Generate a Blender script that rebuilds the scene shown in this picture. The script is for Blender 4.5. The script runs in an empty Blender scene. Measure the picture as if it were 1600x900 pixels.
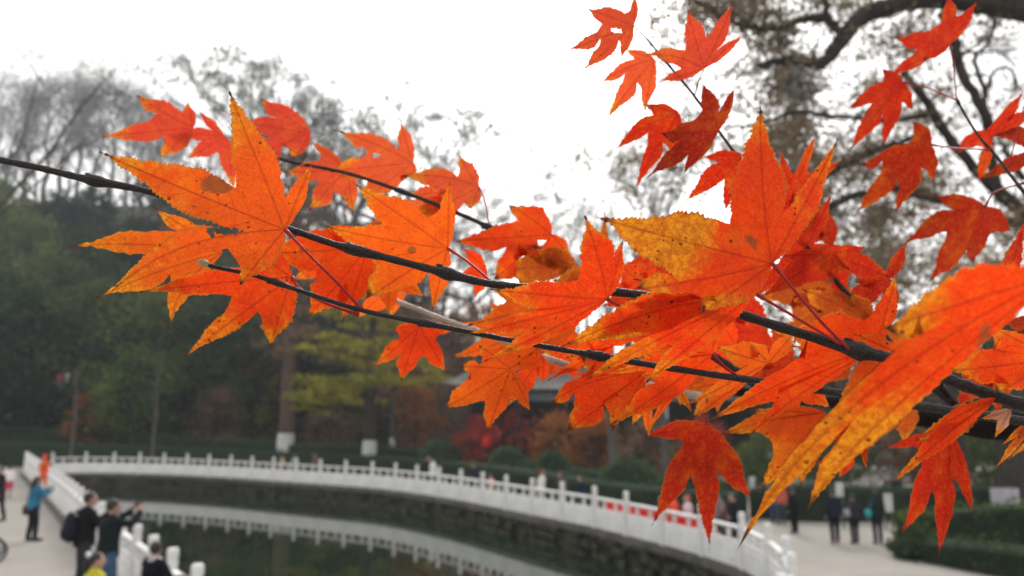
import bpy, bmesh, math, random
import numpy as np
from mathutils import Vector, Matrix, Quaternion
random.seed(7); RNG = np.random.default_rng(7)
SC = bpy.context.scene; COL = SC.collection
# ------------------------------------------------------------------ camera
CAM_H = 3.85; F = 1250.0; TH = math.atan(200 / F)
CT, ST = math.cos(TH), math.sin(TH)
cd = bpy.data.cameras.new('camera'); cam = bpy.data.objects.new('camera', cd); COL.objects.link(cam)
cam.location = (0, 0, CAM_H); cam.rotation_euler = (math.pi / 2 + TH, 0, 0)
cd.sensor_width = 36; cd.lens = F / 1600 * 36; cd.clip_start = 0.02; cd.clip_end = 3000
cd.dof.use_dof = True; cd.dof.focus_distance = 0.335; cd.dof.aperture_fstop = 12.0
SC.camera = cam
# ------------------------------------------------------------------ sky, sun, exposure
W = bpy.data.worlds.new('World'); SC.world = W; W.use_nodes = True
nt = W.node_tree; nt.nodes.clear()
SUN_EL, SUN_AZ = math.radians(38), math.radians(4)      # bright overcast, the sun behind the cloud ahead of the camera
sky = nt.nodes.new('ShaderNodeTexSky'); sky.sky_type = 'NISHITA'; sky.sun_disc = False
sky.sun_elevation = SUN_EL; sky.sun_rotation = SUN_AZ; sky.dust_density = 6; sky.air_density = 1.6; sky.ozone_density = 1
hsv = nt.nodes.new('ShaderNodeHueSaturation'); hsv.inputs['Saturation'].default_value = 0.12
nt.links.new(sky.outputs[0], hsv.inputs['Color'])
mixw = nt.nodes.new('ShaderNodeMix'); mixw.data_type = 'RGBA'; mixw.inputs[0].default_value = 0.6
nt.links.new(hsv.outputs[0], mixw.inputs[6]); mixw.inputs[7].default_value = (10.4, 10.15, 9.9, 1)   # even cloud deck
bg = nt.nodes.new('ShaderNodeBackground'); bg.inputs[1].default_value = 0.12
nt.links.new(mixw.outputs[2], bg.inputs[0])
wo = nt.nodes.new('ShaderNodeOutputWorld'); nt.links.new(bg.outputs[0], wo.inputs[0])
sd = bpy.data.lights.new('sun', 'SUN'); sd.energy = 1.2; sd.angle = math.radians(14); sd.color = (1.0, 0.95, 0.88)
sun = bpy.data.objects.new('sun', sd); COL.objects.link(sun)
sdir = Vector((math.sin(SUN_AZ) * math.cos(SUN_EL), math.cos(SUN_AZ) * math.cos(SUN_EL), math.sin(SUN_EL)))
sun.rotation_euler = sdir.to_track_quat('Z', 'Y').to_euler(); sun.location = (0, 30, 60)
SC.view_settings.view_transform = 'Standard'; SC.view_settings.look = 'None'
SC.view_settings.exposure = 0.38; SC.view_settings.gamma = 1.0
SC.render.engine = 'CYCLES'
SC.cycles.use_denoising = True
SC.cycles.max_bounces = 8; SC.cycles.transparent_max_bounces = 8; SC.cycles.volume_bounces = 0
SC.cycles.transmission_bounces = 6

# ------------------------------------------------------------------ projection: a pixel of the photograph (1600x900) to the place
def ray(x, y):
    a = (x - 800) / F; b = (450 - y) / F
    return Vector((a, CT - b * ST, ST + b * CT))
def at(x, y, d):                        # at depth d along the view axis
    return Vector((0, 0, CAM_H)) + ray(x, y) * d
def gp(x, y, z=0.0):                    # where the pixel's ray meets the level z
    r = ray(x, y); t = (z - CAM_H) / r.z
    return Vector((r.x * t, r.y * t, z))
def atY(x, y, Y):                       # at distance Y on the ground plan
    r = ray(x, y); return Vector((0, 0, CAM_H)) + r * (Y / r.y)

# ------------------------------------------------------------------ object helpers
def tag(o, label=None, cat=None, group=None, kind=None):
    if label: o['label'] = label
    if cat: o['category'] = cat
    if group: o['group'] = group
    if kind: o['kind'] = kind
    return o
def empty(name, loc=(0, 0, 0), rz=0):
    o = bpy.data.objects.new(name, None); o.location = loc; o.rotation_euler = (0, 0, rz)
    o.empty_display_size = 0.3; COL.objects.link(o); return o
def mesh(name, vs, fs, mat=None, smooth=False):
    me = bpy.data.meshes.new(name); me.from_pydata([tuple(map(float, v)) for v in vs], [], fs); me.update()
    if mat: me.materials.append(mat)
    if smooth: me.shade_smooth()
    return me
def obj(name, me, parent=None, loc=None):
    o = bpy.data.objects.new(name, me); COL.objects.link(o)
    if parent: o.parent = parent
    if loc is not None: o.location = loc
    return o
def copy_tree(o, parent=None):
    c = o.copy(); COL.objects.link(c); c.parent = parent
    for ch in list(o.children): copy_tree(ch, c)
    return c
class MB:
    def __init__(s): s.v = []; s.f = []
    def add(s, vs, fs):
        n = len(s.v); s.v += [tuple(v) for v in vs]; s.f += [tuple(i + n for i in f) for f in fs]
    def box(s, c, d, rz=0, bev=0.0):
        x, y, z = d[0] / 2, d[1] / 2, d[2] / 2; ca, sa = math.cos(rz), math.sin(rz)
        if bev > 0:
            b = bev; vs = []
            for zz, k in ((-z, b), (-z + b, 0), (z - b, 0), (z, b)):
                for sx, sy in ((-1, -1), (1, -1), (1, 1), (-1, 1)): vs.append((sx * (x - k), sy * (y - k), zz))
            fs = [(3, 2, 1, 0), (12, 13, 14, 15)]
            for r in range(3):
                for k in range(4): a = r * 4 + k; b2 = r * 4 + (k + 1) % 4; fs.append((a, b2, b2 + 4, a + 4))
        else:
            vs = [(sx * x, sy * y, sz * z) for sz in (-1, 1) for sx, sy in ((-1, -1), (1, -1), (1, 1), (-1, 1))]
            fs = [(3, 2, 1, 0), (4, 5, 6, 7), (0, 1, 5, 4), (1, 2, 6, 5), (2, 3, 7, 6), (3, 0, 4, 7)]
        s.add([(c[0] + vx * ca - vy * sa, c[1] + vx * sa + vy * ca, c[2] + vz) for vx, vy, vz in vs], fs)
    def tube(s, pts, rad, n=8, cap=True):
        pts = [Vector(p) for p in pts]; m = len(pts)
        if not hasattr(rad, '__len__'): rad = [rad] * m
        vs = []; ref = None
        for i, p in enumerate(pts):
            t = (pts[min(i + 1, m - 1)] - pts[max(i - 1, 0)])
            if t.length < 1e-9: t = Vector((0, 0, 1))
            t.normalize()
            if ref is None: ref = t.orthogonal().normalized()
            ref = (ref - t * ref.dot(t))
            if ref.length < 1e-6: ref = t.orthogonal()
            ref.normalize(); b = t.cross(ref)
            for k in range(n):
                a = 2 * math.pi * k / n; vs.append(p + (ref * math.cos(a) + b * math.sin(a)) * rad[i])
        fs = [(i * n + k, i * n + (k + 1) % n, (i + 1) * n + (k + 1) % n, (i + 1) * n + k) for i in range(m - 1) for k in range(n)]
        if cap: fs += [tuple(range(n - 1, -1, -1)), tuple((m - 1) * n + k for k in range(n))]
        s.add(vs, fs)
    def lathe(s, c, prof, n=12, squash=(1, 1)):
        vs = [(c[0] + r * squash[0] * math.cos(2 * math.pi * k / n), c[1] + r * squash[1] * math.sin(2 * math.pi * k / n), c[2] + z) for r, z in prof for k in range(n)]
        m = len(prof)
        fs = [(i * n + k, i * n + (k + 1) % n, (i + 1) * n + (k + 1) % n, (i + 1) * n + k) for i in range(m - 1) for k in range(n)]
        fs += [tuple(range(n - 1, -1, -1)), tuple((m - 1) * n + k for k in range(n))]
        s.add(vs, fs)
    def ell(s, c, r, M=None, nu=12, nv=8):
        vs = []
        for j in range(nv + 1):
            ph = math.pi * j / nv
            for k in range(nu):
                a = 2 * math.pi * k / nu
                p = Vector((r[0] * math.sin(ph) * math.cos(a), r[1] * math.sin(ph) * math.sin(a), -r[2] * math.cos(ph)))
                if M: p = M @ p
                vs.append(Vector(c) + p)
        fs = [(j * nu + k, j * nu + (k + 1) % nu, (j + 1) * nu + (k + 1) % nu, (j + 1) * nu + k) for j in range(nv) for k in range(nu)]
        s.add(vs, fs)
    def mesh(s, name, mat, smooth=False): return mesh(name, s.v, s.f, mat, smooth)
    def build(s, name, mat, parent=None, smooth=False, loc=None): return obj(name, s.mesh(name, mat, smooth), parent, loc)

# ------------------------------------------------------------------ materials
def N(t, k, **kw):
    n = t.nodes.new(k)
    for a, b in kw.items(): setattr(n, a, b)
    return n
def newmat(name):
    m = bpy.data.materials.new(name); m.use_nodes = True; t = m.node_tree; t.nodes.clear()
    o = N(t, 'ShaderNodeOutputMaterial'); return m, t, o
def ramp(t, fac, stops):
    r = N(t, 'ShaderNodeValToRGB'); cr = r.color_ramp
    while len(cr.elements) < len(stops): cr.elements.new(0.5)
    for e, (p, c) in zip(cr.elements, stops): e.position = p; e.color = (*c, 1)
    t.links.new(fac, r.inputs[0]); return r.outputs[0]
def mth(t, op, a, b=None, c=None, clamp=False):
    n = N(t, 'ShaderNodeMath', operation=op); n.use_clamp = clamp
    for i, v in enumerate((a, b, c)):
        if v is None: continue
        if isinstance(v, (int, float)): n.inputs[i].default_value = v
        else: t.links.new(v, n.inputs[i])
    return n.outputs[0]
def mixc(t, fac, a, b, mode='MIX'):
    n = N(t, 'ShaderNodeMix', data_type='RGBA', blend_type=mode)
    for i, v in ((0, fac), (6, a), (7, b)):
        if isinstance(v, (int, float)): n.inputs[i].default_value = v
        elif isinstance(v, tuple): n.inputs[i].default_value = (*v, 1) if len(v) == 3 else v
        else: t.links.new(v, n.inputs[i])
    return n.outputs[2]
def noise(t, vec, scale, detail=4, rough=0.6, off=None):
    n = N(t, 'ShaderNodeTexNoise'); n.inputs['Scale'].default_value = scale; n.inputs['Detail'].default_value = detail
    n.inputs['Roughness'].default_value = rough
    if vec is not None: t.links.new(vec, n.inputs['Vector'])
    return n.outputs['Fac']
def sm(t, x, a, b):                     # smoothstep a..b
    n = N(t, 'ShaderNodeMapRange', interpolation_type='SMOOTHSTEP'); n.inputs[1].default_value = a; n.inputs[2].default_value = b
    t.links.new(x, n.inputs[0]); return n.outputs[0]
def rough_mat(name, c1, c2, scale=3, rough=0.8, bump=0.3, spec=0.3, c3=None, fine=40):
    m, t, o = newmat(name); g = N(t, 'ShaderNodeTexCoord').outputs['Object']
    nz = noise(t, g, scale); nf = noise(t, g, fine, 3)
    mx = mth(t, 'MULTIPLY_ADD', nf, 0.35, mth(t, 'MULTIPLY', nz, 0.65))
    st = [(0.32, c1), (0.66, c2)] if c3 is None else [(0.3, c1), (0.5, c2), (0.7, c3)]
    col = ramp(t, mx, st)
    p = N(t, 'ShaderNodeBsdfPrincipled'); t.links.new(col, p.inputs['Base Color']); p.inputs['Roughness'].default_value = rough
    p.inputs['Specular IOR Level'].default_value = spec
    b = N(t, 'ShaderNodeBump'); b.inputs['Strength'].default_value = bump; b.inputs['Distance'].default_value = 0.02
    t.links.new(mx, b.inputs['Height']); t.links.new(b.outputs[0], p.inputs['Normal'])
    t.links.new(p.outputs[0], o.inputs[0]); return m
def foliage_mat(name, c1, c2, c3=None, trans=0.35, scale=0.5, vary=0.0):
    m, t, o = newmat(name); g = N(t, 'ShaderNodeTexCoord').outputs['Object']
    nz = noise(t, g, scale, 3); nf = noise(t, g, scale * 9, 2)
    mx = mth(t, 'MULTIPLY_ADD', nf, 0.45, mth(t, 'MULTIPLY', nz, 0.55))
    oi = N(t, 'ShaderNodeObjectInfo').outputs['Random']
    mx = mth(t, 'ADD', mx, mth(t, 'MULTIPLY', mth(t, 'SUBTRACT', oi, 0.5), vary))
    col = ramp(t, mx, [(0.38, c1), (0.62, c2)] if c3 is None else [(0.38, c1), (0.5, c2), (0.62, c3)])
    d = N(t, 'ShaderNodeBsdfDiffuse'); tr = N(t, 'ShaderNodeBsdfTranslucent')
    t.links.new(col, d.inputs[0]); t.links.new(col, tr.inputs[0])
    mx2 = N(t, 'ShaderNodeMixShader'); mx2.inputs[0].default_value = trans
    t.links.new(d.outputs[0], mx2.inputs[1]); t.links.new(tr.outputs[0], mx2.inputs[2]); t.links.new(mx2.outputs[0], o.inputs[0])
    return m
M = {}
M['marble'] = rough_mat('white_marble', (0.66, 0.655, 0.64), (0.88, 0.88, 0.87), 1.3, 0.55, 0.15, 0.4)
M['marble_old'] = rough_mat('weathered_marble', (0.5, 0.5, 0.47), (0.74, 0.74, 0.71), 1.0, 0.6, 0.2, 0.3)
M['paving'] = rough_mat('pale_paving', (0.27, 0.25, 0.225), (0.37, 0.345, 0.315), 0.35, 0.85, 0.2, 0.2, fine=6)
M['kerb'] = rough_mat('kerb_stone', (0.05, 0.05, 0.04), (0.17, 0.155, 0.135), 1.5, 0.85, 0.4)
M['stone'] = rough_mat('mossy_stone', (0.01, 0.013, 0.007), (0.035, 0.036, 0.022), 0.9, 0.9, 0.5, 0.1, (0.13, 0.115, 0.09), 9)
M['soil'] = rough_mat('woodland_soil', (0.02, 0.025, 0.015), (0.07, 0.06, 0.035), 0.15, 0.95, 0.5, 0.1, fine=2)
M['bark'] = rough_mat('grey_bark', (0.04, 0.036, 0.034), (0.14, 0.125, 0.115), 3, 0.9, 0.5, 0.2)
M['bark_dark'] = rough_mat('dark_bark', (0.016, 0.013, 0.012), (0.065, 0.053, 0.045), 3, 0.85, 0.5, 0.2)
M['bark_red'] = rough_mat('reddish_bark', (0.06, 0.035, 0.028), (0.14, 0.09, 0.07), 2, 0.9, 0.5, 0.2)
M['limewash'] = rough_mat('limewash', (0.5, 0.5, 0.48), (0.7, 0.7, 0.68), 4, 0.9, 0.2)
M['ever'] = foliage_mat('evergreen_leaves', (0.01, 0.024, 0.012), (0.05, 0.085, 0.03), (0.14, 0.17, 0.05), 0.35, 0.35, 0.3)
M['ever_light'] = foliage_mat('fresh_green_leaves', (0.03, 0.06, 0.02), (0.11, 0.17, 0.045), (0.24, 0.29, 0.08), 0.35, 0.4)
M['hedge'] = foliage_mat('hedge_leaves', (0.012, 0.028, 0.014), (0.04, 0.072, 0.034), (0.1, 0.15, 0.07), 0.2, 0.8)
M['bush'] = foliage_mat('bush_leaves', (0.025, 0.05, 0.025), (0.075, 0.125, 0.06), (0.15, 0.22, 0.1), 0.2, 0.8)
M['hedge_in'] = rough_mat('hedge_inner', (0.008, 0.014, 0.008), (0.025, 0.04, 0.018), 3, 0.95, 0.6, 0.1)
M['greyleaf'] = foliage_mat('hazy_leaves', (0.13, 0.145, 0.14), (0.3, 0.31, 0.28), None, 0.35, 0.3, 0.1)  # pale tone: distance haze partly put into the leaf colour
M['brownleaf'] = foliage_mat('rust_brown_needles', (0.07, 0.042, 0.028), (0.17, 0.1, 0.06), (0.26, 0.16, 0.09), 0.35, 0.4)
M['olive'] = foliage_mat('yellow_green_leaves', (0.08, 0.08, 0.016), (0.28, 0.26, 0.04), (0.5, 0.43, 0.06), 0.4, 0.5)
M['orangeleaf'] = foliage_mat('orange_shrub_leaves', (0.12, 0.045, 0.015), (0.34, 0.13, 0.035), (0.52, 0.22, 0.06), 0.4, 0.6)
M['redleaf'] = foliage_mat('red_shrub_leaves', (0.2, 0.02, 0.015), (0.42, 0.05, 0.035), (0.55, 0.1, 0.07), 0.4, 0.8)
M['mauveleaf'] = foliage_mat('mauve_shrub_leaves', (0.07, 0.045, 0.03), (0.2, 0.125, 0.08), (0.34, 0.23, 0.14), 0.35, 0.6)
M['canopy'] = foliage_mat('grey_brown_canopy', (0.09, 0.07, 0.05), (0.21, 0.165, 0.11), (0.34, 0.27, 0.18), 0.4, 0.5)
M['roof'] = rough_mat('dark_roof_tiles', (0.012, 0.012, 0.013), (0.035, 0.034, 0.034), 2, 0.7, 0.3)
M['beam'] = rough_mat('grey_blue_beam', (0.09, 0.1, 0.12), (0.16, 0.175, 0.2), 1, 0.7, 0.1)
M['dark'] = rough_mat('dark_timber', (0.012, 0.009, 0.008), (0.03, 0.022, 0.018), 2, 0.7, 0.2)
def water_mat():
    m, t, o = newmat('pond_water'); g = N(t, 'ShaderNodeTexCoord').outputs['Object']
    p = N(t, 'ShaderNodeBsdfPrincipled'); p.inputs['Roughness'].default_value = 0.01
    p.inputs['IOR'].default_value = 1.6; p.inputs['Specular IOR Level'].default_value = 0.9
    col = ramp(t, noise(t, g, 0.25, 3), [(0.35, (0.01, 0.02, 0.01)), (0.7, (0.022, 0.034, 0.016))])
    t.links.new(col, p.inputs['Base Color'])
    mp = N(t, 'ShaderNodeMapping'); mp.inputs['Scale'].default_value = (1, 2.2, 1); t.links.new(g, mp.inputs[0])
    b = N(t, 'ShaderNodeBump'); b.inputs['Strength'].default_value = 0.03; b.inputs['Distance'].default_value = 0.02
    t.links.new(noise(t, mp.outputs[0], 3, 3), b.inputs['Height']); t.links.new(b.outputs[0], p.inputs['Normal'])
    t.links.new(p.outputs[0], o.inputs[0]); return m
M['water'] = water_mat()
PLAIN = {}
def plain(c, rough=0.8):
    k = tuple(round(v, 3) for v in c) + (rough,)
    if k not in PLAIN:
        PLAIN[k] = rough_mat('cloth_%d' % len(PLAIN), tuple(v * 0.7 for v in c), tuple(min(1, v * 1.25) for v in c), 6, rough, 0.25, 0.08, fine=60)
    return PLAIN[k]
# ------------------------------------------------------------------ ground, pond, banks
TERR = 0.5                               # the left walk lies half a metre above the right one
def catmull(P, n=12):
    P = [Vector(p) for p in P]; out = []
    Q = [P[0] * 2 - P[1]] + P + [P[-1] * 2 - P[-2]]
    for i in range(1, len(Q) - 2):
        for k in range(n):
            u = k / n; a, b, c, d = Q[i - 1], Q[i], Q[i + 1], Q[i + 2]
            out.append(0.5 * ((2 * b) + (c - a) * u + (2 * a - 5 * b + 4 * c - d) * u * u + (3 * b - a - 3 * c + d) * u ** 3))
    out.append(P[-1]); return out
def resample(P, step):
    out = [P[0].copy()]; acc = 0
    for a, b in zip(P, P[1:]):
        L = (b - a).length; s = step - acc
        while s <= L:
            out.append(a.lerp(b, s / L)); s += step
        acc = (acc + L) % step
    return out
def base_y(top): return 650 + (top - 650) / 0.636
R_PX = [(80, 708), (150, 707.5), (251, 709), (346, 712), (434, 716), (519, 720), (591, 723.5), (657, 729), (715, 735), (778, 743), (847, 752), (925, 762), (1010, 776), (1065, 785), (1115, 795), (1158, 804), (1193, 817), (1217, 832), (1237, 849), (1243, 872), (1230, 905), (1190, 950)]
R_CURVE = catmull([gp(x, base_y(t)) for x, t in R_PX], 10)
L_PX = [(357, 1086), (302, 1036), (263, 993), (208, 931), (152, 871), (125, 838), (100, 806), (75, 779), (55, 759), (38, 741)]
L_CURVE = catmull([gp(x, y, TERR) for x, y in L_PX], 8)
near = [Vector((3.5, 12, 0)), Vector((0.5, 9.5, 0)), Vector((-3, 10, 0))]
POND = [Vector((p.x, p.y, 0)) for p in R_CURVE] + near + [Vector((p.x, p.y, 0)) for p in L_CURVE]
cen = Vector((-3.5, 27, 0))
# one ground sheet with the pond left out, running on to the horizon
vs = []; fs = []; n = len(POND)
scales = [1.0, 1.04, 1.12, 1.3, 1.8, 3, 8, 40]
for s in scales:
    for p in POND: q = cen + (p - cen) * s; vs.append((q.x, q.y, 0))
for r in range(len(scales) - 1):
    for k in range(n): a = r * n + k; b = r * n + (k + 1) % n; fs.append((a, b, b + n, a + n))
tag(obj('ground', mesh('ground', vs, fs, M['paving'])), kind='structure')
WZ = -0.85
vs = [(p.x, p.y, WZ) for p in [cen + (q - cen) * 1.03 for q in POND]] + [(cen.x, cen.y, WZ)]
tag(obj('pond_water', mesh('pond_water', vs, [(k, (k + 1) % n, n) for k in range(n)], M['water'])), kind='structure')
# bank walls
def wall_strip(C, z0, z1, off0, off1):
    vs = []; fs = []
    for i, p in enumerate(C):
        t = (C[min(i + 1, len(C) - 1)] - C[max(i - 1, 0)]); nn = Vector((-t.y, t.x, 0)).normalized()
        vs += [(p.x + nn.x * off0, p.y + nn.y * off0, z0), (p.x + nn.x * off1, p.y + nn.y * off1, z1)]
    for i in range(len(C) - 1): a = i * 2; fs.append((a, a + 2, a + 3, a + 1))
    return vs, fs
wl = tag(empty('pond_wall'), kind='structure')
vs, fs = wall_strip(R_CURVE, WZ - 0.4, 0.0, 0.0, 0.0)
obj('wall_face', mesh('wall_face', vs, fs, M['stone']), wl)
closing = [R_CURVE[-1]] + near + [L_CURVE[0]]
vs, fs = wall_strip([Vector((p.x, p.y, 0)) for p in closing], WZ - 0.4, 0.0, 0, 0)
obj('wall_face', mesh('near_wall_face', vs, fs, M['stone']), wl)
vs, fs = wall_strip(L_CURVE, WZ - 0.4, TERR, 0.0, 0.0)
obj('wall_face', mesh('left_wall_face', vs, fs, M['stone']), wl)
def stone_mesh(i):
    rr = random.Random(i); bm = bmesh.new(); bmesh.ops.create_icosphere(bm, subdivisions=1, radius=0.5)
    for v in bm.verts:
        c = v.co; c.x = max(-.42, min(.42, c.x * 1.15)); c.z = max(-.4, min(.4, c.z * 1.15)); c.y *= 0.7
        v.co = c * rr.uniform(0.85, 1.15)
    me = bpy.data.meshes.new('stone'); bm.to_mesh(me); bm.free(); me.materials.append(M['stone']); return me
SM = [stone_mesh(i) for i in range(6)]
cc = 0
path = resample(R_CURVE, 0.52)
for i in range(len(path) - 1):
    p = path[i]; t = (path[i + 1] - p); az = math.atan2(t.y, t.x)
    px = 800 + p.x / p.y * F
    if px < 250 and p.y > 30: continue
    rows = ((WZ + 0.02, 0.34), (WZ + 0.36, 0.3), (WZ + 0.6, 0.24))
    for r, (z, hh) in enumerate(rows):
        if cc >= 292: break
        if random.random() < (0.12 if r == 0 else 0.42): continue
        nn = Vector((t.y, -t.x, 0)).normalized()   # towards the water
        q = p + nn * random.uniform(0.0, 0.16) * (2 - r * 0.7) + t.normalized() * random.uniform(-.1, .1)
        o = obj('stone', random.choice(SM), wl); o.location = (q.x, q.y, z + random.uniform(-.05, .05)); o.rotation_euler = (random.uniform(-.2, .2), random.uniform(-.2, .2), az + random.uniform(-.3, .3))
        o.scale = (random.uniform(.45, .75), random.uniform(.35, .55), hh * random.uniform(0.9, 1.5)); cc += 1
# coping kerb under the right fence
kb = MB()
for C, z0, z1 in ((R_CURVE, -0.16, 0.05), (L_CURVE, TERR - 0.16, TERR + 0.05)):
    prof = [(-0.2, z0), (-0.2, z1), (0.28, z1), (0.28, z0)]; vs = []; fs = []
    for i, p in enumerate(C):
        t = (C[min(i + 1, len(C) - 1)] - C[max(i - 1, 0)]); nn = Vector((-t.y, t.x, 0)).normalized()
        if C is L_CURVE: nn = nn
        for o_, z in prof: vs.append((p.x + nn.x * o_, p.y + nn.y * o_, z))
    for i in range(len(C) - 1):
        for k in range(3): a = i * 4 + k; fs.append((a, a + 1, a + 5, a + 4))
    kb.add(vs, fs)
tag(kb.build('kerb', M['kerb']), kind='structure')
# raised left walk
vs = [(p.x, p.y, TERR) for p in L_CURVE]; m_ = len(vs)
vs += [(p.x - 90, p.y + 4, TERR) for p in L_CURVE]
far = L_CURVE[-1]; vs += [(far.x - 24, far.y + 30, TERR), (far.x - 90, far.y + 34, TERR), (L_CURVE[0].x, L_CURVE[0].y - 25, TERR), (L_CURVE[0].x - 90, L_CURVE[0].y - 21, TERR)]
fs = [(k + 1, k, m_ + k, m_ + k + 1) for k in range(m_ - 1)] + [(2 * m_, m_ - 1, 2 * m_ - 1, 2 * m_ + 1), (0, 2 * m_ + 2, 2 * m_ + 3, m_)]
k0 = len(vs); vs += [(far.x, far.y, 0), (far.x - 24, far.y + 30, 0)]; fs += [(m_ - 1, 2 * m_, k0 + 1, k0)]
tag(obj('left_walk', mesh('left_walk', vs, fs, M['paving'])), kind='structure')
# hillside
def hill(X, Y):
    px = 800 + X / max(Y, 1) * F
    w = 1 - 0.72 * min(1, max(0, (px - 520) / 330)); u = min(1, max(0, (Y - 64) / 55)); u = u * u * (3 - 2 * u)
    s = min(1, max(0, (Y - 60) / 6))
    u2 = min(1, max(0, (Y - 112) / 65)); w2 = 1 - min(1, max(0, (px - 300) / 300))
    return 25 * w2 * u2 * u2 * (3 - 2 * u2) - 0.6 + 1.2 * s + 25 * w * u + 0.5 * math.sin(X * .21) * math.cos(Y * .17) * s
vs = []; fs = []; nx, ny = 90, 50
for j in range(ny):
    for i in range(nx):
        Y = 58 + 2.6 * j + (j / ny) ** 3 * 200; X = (-1.0 + 2.1 * i / (nx - 1)) * (Y * 0.95); vs.append((X, Y, hill(X, Y)))
for j in range(ny - 1):
    for i in range(nx - 1): a = j * nx + i; fs.append((a, a + 1, a + nx + 1, a + nx))
tag(obj('hillside', mesh('hillside', vs, fs, M['soil'], True)), kind='structure')

# ------------------------------------------------------------------ balustrades
def post_mesh(h, mat):
    b = MB(); b.box((0, 0, h * 0.34), (0.175, 0.175, h * 0.68), 0, 0.02)
    prof = [(0.05, 0), (0.085, 0.015), (0.088, 0.04), (0.06, 0.06), (0.062, 0.08), (0.086, 0.11), (0.092, 0.2), (0.084, 0.235), (0.076, 0.245), (0.09, 0.27), (0.096, 0.36), (0.09, 0.425), (0.07, 0.445), (0.005, 0.447)]
    k = h * 0.32 / 0.445
    b.lathe((0, 0, h * 0.68 - 0.002), [(r * 0.95, z * k) for r, z in prof], 10)
    me = b.mesh('post', mat); return me
def panel_mesh(L, h, mat):
    b = MB(); b.box((L / 2, 0, h * 0.47 * 0.5 + 0.03), (L - 0.21, 0.09, h * 0.47), 0, 0.012)
    b.box((L / 2, 0, h * 0.245 + 0.03), (L - 0.5, 0.12, h * 0.27), 0, 0.012)
    return b.mesh('panel', mat)
def baluster_mesh(h, mat):
    b = MB(); b.lathe((0, 0, 0), [(0.075, -0.01), (0.045, 0.03), (0.07, h * 0.5), (0.045, h - .03), (0.085, h + 0.01)], 8); return b.mesh('baluster', mat)
def rail_mesh(L, h, mat):
    b = MB(); b.box((L / 2, 0, 0), (L - 0.185, 0.13, 0.085), 0, 0.02); return b.mesh('handrail', mat)
def balustrade(name, C, step, h, z, mat, label, skip=()):
    root = tag(empty(name, C[0]), label, 'balustrade')
    P = resample(C, step); pm = post_mesh(h, mat); pn = panel_mesh(step, h, mat); rl = rail_mesh(step, h, mat); bl = baluster_mesh(h * 0.175, mat)
    for i, p in enumerate(P):
        t = (P[min(i + 1, len(P) - 1)] - P[max(i - 1, 0)]); a = math.atan2(t.y, t.x)
        o = obj('post', pm, root); o.location = (p.x - C[0].x, p.y - C[0].y, z + 0.05 - C[0].z); o.rotation_euler[2] = a
        if i < len(P) - 1:
            t = P[i + 1] - p; a = math.atan2(t.y, t.x); L = t.length
            for nm, me, zz in (('panel', pn, 0), ('handrail', rl, h * 0.72)):
                o = obj(nm, me, root); o.location = (p.x - C[0].x, p.y - C[0].y, z + 0.05 + zz - C[0].z); o.rotation_euler[2] = a; o.scale[0] = L / step
            for k in (0.32, 0.68) if (P[i].y < 60) else (0.5,):
                q = p + t * k; o = obj('baluster', bl, root); o.location = (q.x - C[0].x, q.y - C[0].y, z + 0.05 + h * 0.5 - C[0].z); o.rotation_euler[2] = a
    return root, P
_, RP = balustrade('marble_balustrade', R_CURVE, 2.05, 1.4, 0.0, M['marble'], 'long curved white marble balustrade running round the far and right banks of the pond')
_, LP = balustrade('marble_balustrade', L_CURVE, 1.65, 1.25, TERR, M['marble'], 'straight white marble balustrade receding along the left walk beside the pond')
# ------------------------------------------------------------------ vegetation
def leafmesh(name, C, size, mat, flat=0.0, seed=0):
    r = np.random.default_rng(seed); C = np.asarray(C, float); n = len(C)
    a = r.normal(size=(n, 3)); a[:, 2] *= (1 - flat); a /= np.linalg.norm(a, axis=1)[:, None]
    b = r.normal(size=(n, 3)); b[:, 2] *= (1 - flat); b -= a * (a * b).sum(1)[:, None]; b /= np.linalg.norm(b, axis=1)[:, None]
    s = size * r.uniform(0.6, 1.35, (n, 1)); w = s * r.uniform(0.4, 0.62, (n, 1))
    V = np.empty((n, 4, 3)); V[:, 0] = C - a * s * .5; V[:, 1] = C + b * w * .5; V[:, 2] = C + a * s * .5; V[:, 3] = C - b * w * .5
    me = bpy.data.meshes.new(name); me.vertices.add(4 * n); me.vertices.foreach_set('co', V.ravel())
    me.loops.add(4 * n); me.loops.foreach_set('vertex_index', np.arange(4 * n, dtype=np.int32))
    me.polygons.add(n); me.polygons.foreach_set('loop_start', np.arange(0, 4 * n, 4, dtype=np.int32)); me.polygons.foreach_set('loop_total', np.full(n, 4, np.int32))
    me.update(); me.materials.append(mat); return me
def clump(c, r, n, rng, flat=0.7):
    p = rng.normal(size=(n, 3)) * 0.5; p[:, 2] *= flat; return np.asarray(c) + p * r
def dense_crown(h, r, nc, nl, size, mat, seed, z0=0.12, taper=0.0, cr=1.1, flat=0.7, name='crown'):
    g = np.random.default_rng(seed); P = []
    for i in range(nc):
        u = g.uniform(0, 1); a = g.uniform(0, 2 * math.pi); z = z0 + (1 - z0) * u
        rad = r * (math.sin(math.pi * min(1, 0.12 + 0.88 * u)) ** 0.6 if taper == 0 else (1 - u) ** 0.8 + 0.06) * (0.75 + 0.3 * math.sin(3 * a + seed) * math.cos(5 * u * 3)) * g.uniform(0.25, 1) ** 0.45
        P.append(clump((rad * math.cos(a), rad * math.sin(a), z * h), cr * g.uniform(.6, 1.3), nl, g, flat))
    return leafmesh(name, np.concatenate(P), size, mat, 0.2, seed)
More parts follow.
